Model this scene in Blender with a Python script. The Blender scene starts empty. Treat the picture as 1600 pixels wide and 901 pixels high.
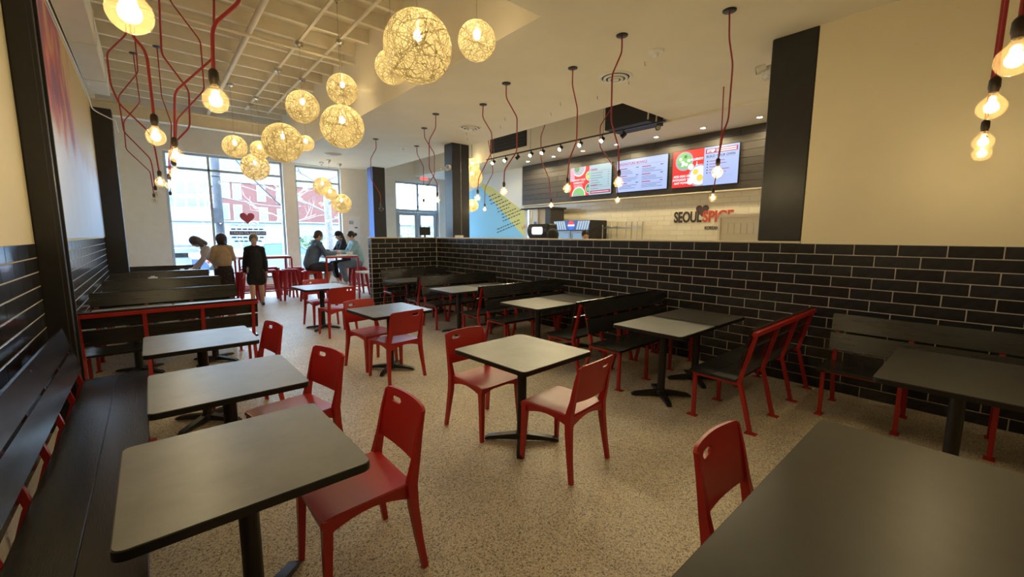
import bpy, bmesh, math, random
from mathutils import Vector, Matrix
random.seed(7)
scene = bpy.context.scene
COL = scene.collection
PI = math.pi

# ---------------------------------------------------------------- camera
CAM_F, CAM_YAW, CAM_PITCH, CAM_ROLL, CAM_H = 648.76, 0.7157, 0.1269, 0.0037, 1.6556
_f = Vector((math.sin(CAM_YAW)*math.cos(CAM_PITCH), math.cos(CAM_YAW)*math.cos(CAM_PITCH), -math.sin(CAM_PITCH)))
_r0 = Vector((math.cos(CAM_YAW), -math.sin(CAM_YAW), 0)); _u0 = _r0.cross(_f)
_r = _r0*math.cos(CAM_ROLL) + _u0*math.sin(CAM_ROLL); _u = -_r0*math.sin(CAM_ROLL) + _u0*math.cos(CAM_ROLL)
CAM_P = Vector((0, 0, CAM_H))
cam_data = bpy.data.cameras.new('camera'); cam = bpy.data.objects.new('camera', cam_data); COL.objects.link(cam)
cam_data.sensor_fit = 'HORIZONTAL'; cam_data.sensor_width = 36.0; cam_data.lens = CAM_F/1600*36; cam_data.clip_start = .02; cam_data.clip_end = 400
cam.matrix_world = Matrix(((_r.x, _u.x, -_f.x, CAM_P.x), (_r.y, _u.y, -_f.y, CAM_P.y), (_r.z, _u.z, -_f.z, CAM_P.z), (0, 0, 0, 1)))
scene.camera = cam
def ray(x, y): return _f + _r*((x-800)/CAM_F) + _u*((450.5-y)/CAM_F)
def onZ(x, y, z): d = ray(x, y); return CAM_P + d*((z-CAM_H)/d.z)
def onX(x, y, X): d = ray(x, y); return CAM_P + d*(X/d.x)
def onY(x, y, Y): d = ray(x, y); return CAM_P + d*(Y/d.y)

# ---------------------------------------------------------------- world, sun, exposure
scene.view_settings.view_transform = 'Standard'
scene.view_settings.look = 'None'
scene.view_settings.gamma = 1.0
scene.view_settings.use_curve_mapping = False
scene.view_settings.exposure = 0.82
world = bpy.data.worlds.new('sky'); scene.world = world; world.use_nodes = True
wn = world.node_tree.nodes; wl = world.node_tree.links; wn.clear()
bg = wn.new('ShaderNodeBackground'); wo = wn.new('ShaderNodeOutputWorld')
bg.inputs['Color'].default_value = (0.54, 0.77, 1.0, 1); bg.inputs['Strength'].default_value = 10.5
wl.new(bg.outputs[0], wo.inputs[0])
sun_d = bpy.data.lights.new('sun', 'SUN'); sun = bpy.data.objects.new('sun', sun_d); COL.objects.link(sun)
sun_d.energy = 1.5; sun_d.angle = .01; sun_d.color = (1, .95, .88)
sun.rotation_euler = Vector((.35, .75, -.62)).to_track_quat('-Z', 'Y').to_euler(); sun.location = (2, -6, 12)

WARM = (1.0, .83, .47)
BULB_W, GLOBE_W, DOWN_W, TRACK_W = 8.3, 23.0, 36.0, 14.0

# ---------------------------------------------------------------- helpers
def tag(o, label=None, cat=None, group=None, kind=None):
    if label: o['label'] = label
    if cat: o['category'] = cat
    if group: o['group'] = group
    if kind: o['kind'] = kind
    return o
def empty(name, loc=(0, 0, 0), rz=0, parent=None):
    o = bpy.data.objects.new(name, None); COL.objects.link(o); o.location = loc; o.rotation_euler = (0, 0, rz)
    o.empty_display_size = .1
    if parent: o.parent = parent
    return o
def thing(name, label, cat, loc=(0, 0, 0), rz=0, group=None):
    return tag(empty(name, loc, rz), label, cat, group)
def mesh_obj(name, me, parent=None, loc=(0, 0, 0), rot=(0, 0, 0)):
    o = bpy.data.objects.new(name, me); COL.objects.link(o); o.location = loc; o.rotation_euler = rot
    if parent: o.parent = parent
    return o
def copy_tree(o, parent=None):
    c = o.copy(); COL.objects.link(c); c.parent = parent
    for ch in o.children: copy_tree(ch, c)
    return c
def dup(root, loc, rz, label, group=None):
    c = copy_tree(root); c.location = loc; c.rotation_euler = (0, 0, rz); c['label'] = label
    if group: c['group'] = group
    return c

class MB:
    def __init__(s): s.v = []; s.f = []; s.M = None
    def add(s, vs, fs):
        b = len(s.v)
        s.v += [tuple(v) for v in vs]; s.f += [tuple(i+b for i in f) for f in fs]; return s
    def box(s, x0, x1, y0, y1, z0, z1):
        return s.add([(x0,y0,z0),(x1,y0,z0),(x1,y1,z0),(x0,y1,z0),(x0,y0,z1),(x1,y0,z1),(x1,y1,z1),(x0,y1,z1)],
                     [(3,2,1,0),(4,5,6,7),(0,1,5,4),(1,2,6,5),(2,3,7,6),(3,0,4,7)])
    def bbox(s, x0, x1, y0, y1, z0, z1, b):
        # box with chamfered edges
        bm = bmesh.new(); bmesh.ops.create_cube(bm, size=1)
        for v in bm.verts: v.co = ((x0+x1)/2+v.co.x*(x1-x0), (y0+y1)/2+v.co.y*(y1-y0), (z0+z1)/2+v.co.z*(z1-z0))
        bmesh.ops.bevel(bm, geom=bm.edges[:], offset=b, segments=1, affect='EDGES')
        bm.verts.index_update(); s.add([v.co[:] for v in bm.verts], [[v.index for v in f.verts] for f in bm.faces]); bm.free(); return s
    def bar(s, p0, p1, w, h, up=(0, 0, 1), w1=None, h1=None):
        p0 = Vector(p0); p1 = Vector(p1); d = (p1-p0).normalized(); up = Vector(up)
        if abs(d.dot(up)) > .99: up = Vector((0, 1, 0))
        x = d.cross(up).normalized(); y = x.cross(d); w1 = w if w1 is None else w1; h1 = h if h1 is None else h1
        vs = [p0+x*a*w/2+y*b*h/2 for a, b in ((-1,-1),(1,-1),(1,1),(-1,1))] + [p1+x*a*w1/2+y*b*h1/2 for a, b in ((-1,-1),(1,-1),(1,1),(-1,1))]
        return s.add(vs, [(3,2,1,0),(4,5,6,7),(0,1,5,4),(1,2,6,5),(2,3,7,6),(3,0,4,7)])
    def sweep(s, path, ws, hs, up=(0, 1, 0)):
        # rectangular section swept along a path with sizes per point
        n = len(path); P = [Vector(p) for p in path]; vs = []; up = Vector(up)
        for i in range(n):
            d = (P[min(i+1, n-1)]-P[max(i-1, 0)]).normalized(); x = d.cross(up).normalized(); y = x.cross(d)
            vs += [P[i]+x*a*ws[i]/2+y*b*hs[i]/2 for a, b in ((-1,-1),(1,-1),(1,1),(-1,1))]
        fs = [(3,2,1,0), tuple(range(4*n-4, 4*n))]
        for i in range(n-1):
            for k in range(4): fs.append((4*i+k, 4*i+(k+1)%4, 4*i+4+(k+1)%4, 4*i+4+k))
        return s.add(vs, fs)
    def tube(s, path, r, n=8, radii=None, cap=True):
        P = [Vector(p) for p in path]; m = len(P); vs = []
        t0 = (P[1]-P[0]).normalized(); ref = Vector((0, 0, 1)) if abs(t0.z) < .9 else Vector((1, 0, 0))
        x = t0.cross(ref).normalized()
        for i in range(m):
            d = (P[min(i+1, m-1)]-P[max(i-1, 0)]).normalized()
            x = (x - d*x.dot(d)).normalized(); y = d.cross(x); rr = radii[i] if radii else r
            vs += [P[i]+(x*math.cos(2*PI*k/n)+y*math.sin(2*PI*k/n))*rr for k in range(n)]
        fs = []
        for i in range(m-1):
            for k in range(n): fs.append((i*n+k, i*n+(k+1)%n, (i+1)*n+(k+1)%n, (i+1)*n+k))
        if cap: fs += [tuple(range(n))[::-1], tuple(range((m-1)*n, m*n))]
        return s.add(vs, fs)
    def cyl(s, p0, p1, r0, r1=None, n=16, cap=True):
        return s.tube([p0, p1], r0, n, [r0, r0 if r1 is None else r1], cap)
    def lathe(s, prof, n=24, c=(0, 0, 0), a0=0, a1=2*PI):
        full = abs(a1-a0-2*PI) < 1e-6; m = len(prof); vs = []; k = n if full else n+1
        for r, z in prof:
            for i in range(k):
                a = a0+(a1-a0)*i/n; vs.append((c[0]+r*math.cos(a), c[1]+r*math.sin(a), c[2]+z))
        fs = []
        for j in range(m-1):
            for i in range(n):
                i2 = (i+1) % k; q = (j*k+i, j*k+i2, (j+1)*k+i2, (j+1)*k+i)
                fs.append(q)
        return s.add(vs, fs)
    def sphere(s, c, r, nu=16, nv=10, sc=(1, 1, 1), M=None):
        vs = [Vector((0, 0, -r))]; fs = []
        for j in range(1, nv):
            t = PI*j/nv
            for i in range(nu):
                a = 2*PI*i/nu; vs.append(Vector((r*math.sin(t)*math.cos(a), r*math.sin(t)*math.sin(a), -r*math.cos(t))))
        vs.append(Vector((0, 0, r)))
        for i in range(nu):
            fs.append((0, 1+(i+1) % nu, 1+i)); b = 1+(nv-2)*nu; fs.append((len(vs)-1, b+i, b+(i+1) % nu))
            for j in range(nv-2): fs.append((1+j*nu+i, 1+j*nu+(i+1) % nu, 1+(j+1)*nu+(i+1) % nu, 1+(j+1)*nu+i))
        out = []
        for v in vs:
            v = Vector((v.x*sc[0], v.y*sc[1], v.z*sc[2]))
            if M: v = M @ v
            out.append(v+Vector(c))
        return s.add(out, fs)
    def prism(s, poly, a0, a1, axis='z'):
        # poly in the two other axes, extruded from a0 to a1
        n = len(poly)
        def P(u, v, a): return {'z': (u, v, a), 'x': (a, u, v), 'y': (u, a, v)}[axis]
        vs = [P(u, v, a0) for u, v in poly]+[P(u, v, a1) for u, v in poly]
        fs = [tuple(range(n))[::-1], tuple(range(n, 2*n))]+[(i, (i+1) % n, n+(i+1) % n, n+i) for i in range(n)]
        return s.add(vs, fs)
    def patch(s, G, thick, mask=None):
        # grid of points G[j][i] made solid by an offset vector (or function of (j,i)); mask(j,i) False removes a cell
        J = len(G); I = len(G[0]); T = thick if callable(thick) else (lambda j, i: Vector(thick))
        top = [Vector(G[j][i]) for j in range(J) for i in range(I)]; bot = [Vector(G[j][i])+T(j, i) for j in range(J) for i in range(I)]
        N = I*J; on = lambda j, i: 0 <= j < J-1 and 0 <= i < I-1 and (mask is None or mask(j, i)); fs = []
        for j in range(J-1):
            for i in range(I-1):
                if not on(j, i): continue
                a, b, c, d = j*I+i, j*I+i+1, (j+1)*I+i+1, (j+1)*I+i
                fs += [(a, b, c, d), (d+N, c+N, b+N, a+N)]
                for (dj, di, e0, e1) in ((-1, 0, a, b), (0, 1, b, c), (1, 0, c, d), (0, -1, d, a)):
                    if not on(j+dj, i+di): fs.append((e1, e0, e0+N, e1+N))
        return s.add(top+bot, fs)
    def xf(s, M):
        s.v = [tuple(M @ Vector(v)) for v in s.v]; return s
    def mesh(s, name, mat, smooth=35, merge=False):
        me = bpy.data.meshes.new(name); bm = bmesh.new()
        vv = [bm.verts.new(v) for v in s.v]
        for f in s.f:
            try: bm.faces.new([vv[i] for i in f])
            except ValueError: pass
        used = [v for v in bm.verts if not v.link_faces]
        if used: bmesh.ops.delete(bm, geom=used, context='VERTS')
        if merge: bmesh.ops.remove_doubles(bm, verts=bm.verts[:], dist=1e-5)
        bmesh.ops.recalc_face_normals(bm, faces=bm.faces[:])
        bm.to_mesh(me); bm.free()
        if smooth:
            me.polygons.foreach_set('use_smooth', [True]*len(me.polygons)); me.set_sharp_from_angle(angle=math.radians(smooth))
        if mat: me.materials.append(mat)
        return me
    def build(s, name, mat, parent=None, smooth=35, merge=False, loc=(0, 0, 0), rot=(0, 0, 0)):
        return mesh_obj(name, s.mesh(name, mat, smooth, merge), parent, loc, rot)
def rrect(x0, x1, y0, y1, r, n=5):
    out = []
    for cx, cy, a in ((x1-r, y1-r, 0), (x0+r, y1-r, PI/2), (x0+r, y0+r, PI), (x1-r, y0+r, 1.5*PI)):
        for k in range(n+1): t = a+PI/2*k/n; out.append((cx+r*math.cos(t), cy+r*math.sin(t)))
    return out
def fillet(path, r, n=4):
    P = [Vector(p) for p in path]; out = [P[0]]
    for i in range(1, len(P)-1):
        a = P[i-1]-P[i]; b = P[i+1]-P[i]; t = min(r, a.length*.45, b.length*.45); p = P[i]+a.normalized()*t; q = P[i]+b.normalized()*t
        for k in range(n+1): u = k/n; out.append(p*(1-u)**2+P[i]*2*u*(1-u)+q*u*u)
    return out+[P[-1]]
def struct(name, mb, mat, parent=None, label=None, smooth=35):
    o = mb.build(name, mat, parent, smooth)
    if not parent: o['kind'] = 'structure'
    if label: o['label'] = label
    return o

# ---------------------------------------------------------------- materials
def nmat(name):
    m = bpy.data.materials.new(name); m.use_nodes = True; nt = m.node_tree; b = nt.nodes['Principled BSDF']; return m, nt, b
def pbr(name, col, rough=.5, metal=0, spec=.5, var=0, vscale=6, bump=0, bscale=60, rnd=0, coat=0, stretch=None):
    m, nt, b = nmat(name); L = nt.links.new; N = nt.nodes.new
    b.inputs['Base Color'].default_value = (*col, 1); b.inputs['Roughness'].default_value = rough; b.inputs['Metallic'].default_value = metal
    b.inputs['Specular IOR Level'].default_value = spec
    if coat: b.inputs['Coat Weight'].default_value = coat; b.inputs['Coat Roughness'].default_value = .15
    tc = N('ShaderNodeTexCoord'); src = tc.outputs['Object']
    if stretch:
        mp = N('ShaderNodeMapping'); mp.inputs['Scale'].default_value = stretch; L(src, mp.inputs['Vector']); src = mp.outputs[0]
    if var or rnd:
        mx = N('ShaderNodeMix'); mx.data_type = 'RGBA'; mx.blend_type = 'MULTIPLY'; mx.inputs['Factor'].default_value = 1
        mx.inputs['A'].default_value = (*col, 1)
        add = None
        if var:
            nz = N('ShaderNodeTexNoise'); nz.inputs['Scale'].default_value = vscale; nz.inputs['Detail'].default_value = 6; L(src, nz.inputs['Vector'])
            mr = N('ShaderNodeMapRange'); mr.inputs['From Min'].default_value = .3; mr.inputs['From Max'].default_value = .7
            mr.inputs['To Min'].default_value = 1-var; mr.inputs['To Max'].default_value = 1+var; L(nz.outputs['Fac'], mr.inputs['Value']); add = mr.outputs[0]
        if rnd:
            oi = N('ShaderNodeObjectInfo'); m2 = N('ShaderNodeMapRange'); m2.inputs['To Min'].default_value = 1-rnd; m2.inputs['To Max'].default_value = 1+rnd
            L(oi.outputs['Random'], m2.inputs['Value'])
            if add:
                mm = N('ShaderNodeMath'); mm.operation = 'MULTIPLY'; L(add, mm.inputs[0]); L(m2.outputs[0], mm.inputs[1]); add = mm.outputs[0]
            else: add = m2.outputs[0]
        cb = N('ShaderNodeCombineColor'); [L(add, cb.inputs[i]) for i in range(3)]
        L(cb.outputs[0], mx.inputs['B']); L(mx.outputs['Result'], b.inputs['Base Color'])
    if bump:
        nb = N('ShaderNodeTexNoise'); nb.inputs['Scale'].default_value = bscale; nb.inputs['Detail'].default_value = 4; L(src, nb.inputs['Vector'])
        bp = N('ShaderNodeBump'); bp.inputs['Strength'].default_value = bump; bp.inputs['Distance'].default_value = .01
        L(nb.outputs['Fac'], bp.inputs['Height']); L(bp.outputs[0], b.inputs['Normal'])
    return m
def emit(name, col, s):
    m, nt, b = nmat(name); b.inputs['Base Color'].default_value = (*[c*.08 for c in col], 1)
    b.inputs['Emission Color'].default_value = (*col, 1); b.inputs['Emission Strength'].default_value = s; return m
def glass(name, tint=(1, 1, 1), ior=1.45, rough=0.02, glow=0):
    m, nt, b = nmat(name); nt.nodes.remove(b); N = nt.nodes.new; L = nt.links.new
    t = N('ShaderNodeBsdfTransparent'); t.inputs[0].default_value = (*tint, 1)
    g = N('ShaderNodeBsdfGlossy'); g.inputs['Roughness'].default_value = rough
    lw = N('ShaderNodeLayerWeight'); pw = N('ShaderNodeMath'); pw.operation = 'POWER'; pw.inputs[1].default_value = 3.5; L(lw.outputs['Facing'], pw.inputs[0])
    fr = N('ShaderNodeMapRange'); fr.inputs['To Min'].default_value = .03; fr.inputs['To Max'].default_value = .30*(ior-.45); L(pw.outputs[0], fr.inputs['Value']); mx = N('ShaderNodeMixShader')
    L(fr.outputs[0], mx.inputs[0]); L(t.outputs[0], mx.inputs[1]); L(g.outputs[0], mx.inputs[2]); out = mx.outputs[0]
    if glow:      # faintly milky glass scatters the light of its own filament
        tl = N('ShaderNodeBsdfTranslucent'); tl.inputs[0].default_value = (.85, .62, .30, 1); m3 = N('ShaderNodeMixShader'); m3.inputs[0].default_value = glow; L(out, m3.inputs[1]); L(tl.outputs[0], m3.inputs[2]); out = m3.outputs[0]
    L(out, nt.nodes['Material Output'].inputs[0]); return m
def ramp(nt, fac, stops, interp='LINEAR'):
    r = nt.nodes.new('ShaderNodeValToRGB'); r.color_ramp.interpolation = interp; e = r.color_ramp.elements
    while len(e) < len(stops): e.new(.5)
    for k, (p, c) in enumerate(stops): e[k].position = p; e[k].color = (*c, 1)
    nt.links.new(fac, r.inputs[0]); return r.outputs[0]

def floor_mat():
    m, nt, b = nmat('speckled_floor'); N = nt.nodes.new; L = nt.links.new
    tc = N('ShaderNodeTexCoord'); v = N('ShaderNodeTexVoronoi'); v.inputs['Scale'].default_value = 160; L(tc.outputs['Object'], v.inputs['Vector'])
    sp = N('ShaderNodeSeparateColor'); L(v.outputs['Color'], sp.inputs[0])
    c1 = ramp(nt, sp.outputs[0], [(0, (.15, .125, .10)), (.16, (.29, .24, .185)), (.30, (.53, .46, .36)), (.7, (.67, .585, .465)), (1, (.80, .74, .62))])
    nz = N('ShaderNodeTexNoise'); nz.inputs['Scale'].default_value = 1.6; nz.inputs['Detail'].default_value = 5; L(tc.outputs['Object'], nz.inputs['Vector'])
    c2 = ramp(nt, nz.outputs['Fac'], [(.3, (.86, .86, .86)), (.7, (1.06, 1.06, 1.06))])
    mx = N('ShaderNodeMix'); mx.data_type = 'RGBA'; mx.blend_type = 'MULTIPLY'; mx.inputs['Factor'].default_value = 1
    L(c1, mx.inputs['A']); L(c2, mx.inputs['B']); L(mx.outputs['Result'], b.inputs['Base Color'])
    nr = N('ShaderNodeTexNoise'); nr.inputs['Scale'].default_value = 3; nr.inputs['Detail'].default_value = 6; L(tc.outputs['Object'], nr.inputs['Vector'])
    mr = N('ShaderNodeMapRange'); mr.inputs['To Min'].default_value = .40; mr.inputs['To Max'].default_value = .58; L(nr.outputs['Fac'], mr.inputs['Value']); L(mr.outputs[0], b.inputs['Roughness'])
    bp = N('ShaderNodeBump'); bp.inputs['Strength'].default_value = .10; bp.inputs['Distance'].default_value = .004; L(sp.outputs[1], bp.inputs['Height']); L(bp.outputs[0], b.inputs['Normal'])
    return m
def laminate_mat(name, k):
    m, nt, b = nmat(name); N = nt.nodes.new; L = nt.links.new
    tc = N('ShaderNodeTexCoord'); oi = N('ShaderNodeObjectInfo'); ad = N('ShaderNodeVectorMath'); L(tc.outputs['Object'], ad.inputs[0]); L(oi.outputs['Location'], ad.inputs[1])
    n1 = N('ShaderNodeTexNoise'); n1.inputs['Scale'].default_value = 4; n1.inputs['Detail'].default_value = 8; n1.inputs['Roughness'].default_value = .65; L(ad.outputs[0], n1.inputs['Vector'])
    c = ramp(nt, n1.outputs['Fac'], [(.3, (k*.80, k*.785, k*.76)), (.5, (k, k*.98, k*.95)), (.7, (k*1.2, k*1.17, k*1.12))]); L(c, b.inputs['Base Color'])
    b.inputs['Roughness'].default_value = .36; b.inputs['Specular IOR Level'].default_value = .7
    n2 = N('ShaderNodeTexNoise'); n2.inputs['Scale'].default_value = 160; L(ad.outputs[0], n2.inputs['Vector'])
    bp = N('ShaderNodeBump'); bp.inputs['Strength'].default_value = .05; bp.inputs['Distance'].default_value = .002; L(n2.outputs['Fac'], bp.inputs['Height']); L(bp.outputs[0], b.inputs['Normal'])
    return m
M = dict(
    floor=floor_mat(), laminate=laminate_mat('grey_laminate', .15), laminate_dark=laminate_mat('darker_tabletop', .045),
    ceiling=pbr('cream_ceiling_paint', (.76, .70, .58), .85, var=.03, vscale=2),
    wall=pbr('cream_wall_paint', (.80, .71, .50), .8, var=.03, vscale=1.5),
    front=pbr('warm_white_paint', (.74, .70, .64), .8, var=.03),
    deck=pbr('painted_deck', (.62, .55, .42), .85, var=.10, vscale=3),
    joist=pbr('painted_joist', (.74, .67, .54), .8, var=.05),
    tile=pbr('black_glazed_tile', (.021, .021, .024), .17, var=.25, vscale=14, bump=.10, bscale=14, rnd=.25),
    grout=pbr('pale_grout', (.56, .51, .46), .9, var=.08, vscale=30),
    black_steel=pbr('black_painted_steel', (.016, .015, .016), .42, var=.2, vscale=8, bump=.1, bscale=30),
    wood_black=pbr('black_stained_plank', (.016, .016, .018), .22, var=.3, vscale=6, bump=.06, bscale=30, stretch=(.6, 8, 8)),
    black=pbr('black_metal', (.010, .010, .011), .38), black_matte=pbr('matte_black', (.012, .012, .013), .7),
    red=pbr('red_resin', (.43, .016, .014), .33, var=.06, vscale=5), redmetal=pbr('red_powder_coat', (.40, .018, .015), .36),
    redcord=pbr('red_cord', (.33, .022, .022), .5), socket=pbr('bronze_socket', (.035, .022, .014), .45, metal=.3),
    chrome=pbr('brushed_chrome', (.55, .53, .5), .25, metal=1), steel=pbr('stainless', (.55, .56, .58), .32, metal=1),
    white=pbr('white_plastic', (.75, .74, .72), .45), paper=pbr('white_paper', (.78, .78, .77), .8), cream=pbr('cream_laminate', (.63, .55, .40), .6),
    cap=pbr('cream_ledge', (.62, .55, .43), .5), whitetile=pbr('white_glazed_tile', (.70, .64, .50), .25, rnd=.03), whitegrout=pbr('white_grout', (.56, .50, .39), .9),
    menuwood=pbr('dark_menu_plank', (.045, .038, .034), .5, var=.35, vscale=5, stretch=(1, 1, 14), rnd=.2),
    glass=glass('window_glass', (.97, .985, 1), 1.35), bulbglass=glass('bulb_glass', (1, .97, .9), 1.6, glow=.03),
    filament=emit('glowing_filament', (1, .78, .45), 55), hot=emit('lamp_face', (1, .85, .62), 30), redlit=emit('exit_red', (1, .05, .04), 2.2),
    screenblack=pbr('screen_bezel', (.01, .01, .012), .3), alu=pbr('window_frame_alu', (.36, .40, .45), .45, metal=.3),
    dark=pbr('dark_duct', (.018, .017, .016), .6), blue=pbr('blue_paint', (.10, .20, .55), .6),
)
def lamp(name, kind, loc, energy, parent=None, color=WARM, size=.03, **kw):
    d = bpy.data.lights.new(name, kind); d.energy = energy; d.color = color; d.shadow_soft_size = size
    for k, v in kw.items(): setattr(d, k, v)
    o = bpy.data.objects.new(name, d); COL.objects.link(o); o.location = loc
    if parent: o.parent = parent
    return o

# ================================================================ the shell
LX, RX, ZC, ZH, YF, XB, YW, X1, X2, XK, ZS = -.69, 5.447, 3.836, 5.15, 14.3, 3.15, 3.2, 6.11, 7.62, 9.0, 3.80
TP, TQ, TZ, TG = .3326, .11286, 1.580, .009      # tile pitch along, up, top of the tiling, joint
YN = -3.2
struct('floor', MB().box(LX-.2, 9.3, YN-.2, YF+.3, -.12, 0), M['floor'])
# ceilings
struct('ceiling', MB().box(LX-.2, XB, YN-.2, YW, ZC, ZC+.12).box(XB, X1, YN-.2, YF+.3, ZC, ZC+.12).box(X1, X2, YN-.2, 4.25, ZC, ZC+.12), M['ceiling'])
struct('ceiling_soffit', MB().box(X2, 9.3, YN-.2, YF+.3, ZS, ZS+.15), M['ceiling'])
struct('ceiling_bulkhead', MB().box(XB, XB+.12, YW, YF+.3, ZC+.12, ZH+.2).box(LX-.2, XB+.12, YW-.12, YW, ZC+.12, ZH+.2), M['ceiling'])
struct('ceiling_recess', MB().box(X1-.1, X2+.1, 4.1, YF+.3, 4.95, 5.07), M['ceiling'])
struct('wall_recess_far', MB().box(X2, X2+.1, 4.25, YF, ZS+.15, 4.95), M['ceiling'])
struct('wall_recess_near', MB().box(X1-.1, X1, 4.25, YF, ZC+.12, 4.95), M['ceiling'])
struct('wall_recess_end', MB().box(X1-.1, X2+.1, 4.13, 4.25, ZC+.12, 4.95), M['ceiling'])
hi = struct('ceiling_high', MB().box(LX-.2, XB+.1, YW-.1, YF+.3, ZH, ZH+.15), M['deck'], label='cream painted open joist ceiling over the aisle')
jm = MB().box(LX, XB, -.035, .035, 4.94, ZH).mesh('joist', M['joist'])
for k in range(17):
    mesh_obj('joist', jm, hi, (0, 3.62+.64*k, 0))
struct('roof', MB().box(LX-.3, 9.4, YN-.3, YF+.45, 5.36, 5.46), M['deck'])  # unseen slab added above the ceilings to keep sky light out
# walls
wl_left = struct('wall_left', MB().box(LX-.2, LX, YN-.2, YF+.3, 0, ZH+.2), M['wall'])
struct('wall_back', MB().box(LX-.2, 9.3, YN-.2, YN, 0, ZC), M['wall'])
wl_right = struct('wall_right', MB().box(RX, RX+.16, YN, 1.395, 0, ZC), M['wall'])
wl_half = struct('wall_partition', MB().box(RX, RX+.14, 1.395, 9.285, 0, TZ), M['cap'], label='black tiled half wall in front of the kitchen')
wl_ret = struct('wall_partition_return', MB().box(3.75, RX, 9.145, 9.285, 0, TZ), M['cap'], label='short black tiled return of the half wall')
struct('trim_1', MB().bbox(RX-.02, RX+.17, 1.395, 9.30, TZ, TZ+.024, .004).bbox(3.73, RX-.02, 9.125, 9.30, TZ, TZ+.024, .004), M['cap'], label='cream ledge capping the half wall')
struct('wall_kitchen', MB().box(9.12, 9.32, 1.3, YF+.3, 0, 5.1), M['front'])
struct('wall_kitchen_end', MB().box(RX+.16, 9.118, 1.2, 1.395, 0, ZS), M['front'])
# front wall with openings
W1 = (.44, 3.22, .35, 3.83); W2 = (3.56, 4.93, .35, 3.80); D1 = (6.84, 8.66, 0, 3.60)
fw = MB(); xs = LX-.2
for (a, b, z0, z1) in (W1, W2, D1):
    fw.box(xs, a, YF, YF+.28, 0, ZH+.2)
    if z0 > 0: fw.box(a, b, YF, YF+.28, 0, z0)
    fw.box(a, b, YF, YF+.28, z1, ZH+.2); xs = b
fw.box(xs, 9.3, YF, YF+.28, 0, ZH+.2)
struct('wall_front', fw, M['front'])
def window(name, W, mull, trans, label):
    x0, x1, z0, z1 = W; y = YF+.16
    w = empty(name); w['kind'] = 'structure'; w['label'] = label
    for a, b, c, d in ((x0, x0+.06, z0, z1), (x1-.06, x1, z0, z1), (x0+.06, x1-.06, z0, z0+.06), (x0+.06, x1-.06, z1-.06, z1)):
        MB().box(a, b, y-.05, y+.05, c, d).build('frame', M['alu'], w)
    MB().box(x0-.02, x1+.02, YF-.05, y-.05, z0-.035, z0).build('sill', M['alu'], w)
    xs = [x0+.06]+[m for m in mull]+[x1-.06]; zs = [z0+.06]+trans+[z1-.06]
    for m in mull: MB().box(m-.03, m+.03, y-.045, y+.045, z0+.06, z1-.06).build('mullion', M['alu'], w)
    for t in trans: MB().box(x0+.06, x1-.06, y-.045, y+.045, t-.03, t+.03).build('transom', M['alu'], w)
    for i in range(len(xs)-1):
        for j in range(len(zs)-1):
            MB().box(xs[i], xs[i+1], y-.004, y+.004, zs[j], zs[j+1]).build('pane', M['glass'], w)
    return w
window('window_1', W1, [1.40], [3.41], 'wide shop window with one mullion and a high transom')
window('window_2', W2, [], [3.32], 'narrow tall shop window next to the poster')
d = empty('door_1'); d['kind'] = 'structure'; d['label'] = 'glazed double entrance door with panes above'
x0, x1, z0, z1 = D1; y = YF+.14; xm = 7.78; zt = 2.56
for a, b, c, e in ((x0, x0+.07, 0, z1), (x1-.07, x1, 0, z1), (x0+.07, x1-.07, z1-.07, z1), (x0+.07, x1-.07, zt-.05, zt+.05), (xm-.04, xm+.04, zt+.05, z1-.07)):
    MB().box(a, b, y-.05, y+.05, c, e).build('frame', M['alu'], d)
for a, b in ((x0+.07, xm-.04), (xm+.04, x1-.07)):
    MB().box(a, b, y-.004, y+.004, zt+.05, z1-.07).build('pane', M['glass'], d)
for a, b in ((x0+.075, xm-.005), (xm+.005, x1-.075)):
    leaf = MB().box(a, a+.13, y-.025, y+.025, .02, zt-.055).box(b-.13, b, y-.025, y+.025, .02, zt-.055).box(a+.13, b-.13, y-.025, y+.025, zt-.18, zt-.055).box(a+.13, b-.13, y-.025, y+.025, .02, .24).build('door_leaf', M['alu'], d)
    MB().box(a+.13, b-.13, y-.004, y+.004, .24, zt-.18).build('pane', M['glass'], leaf)
    MB().tube([(xm+(-.09 if b < xm else .09), y-.07, .95), (xm+(-.09 if b < xm else .09), y-.07, 1.35)], .014).build('pull_handle', M['steel'], leaf)

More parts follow.
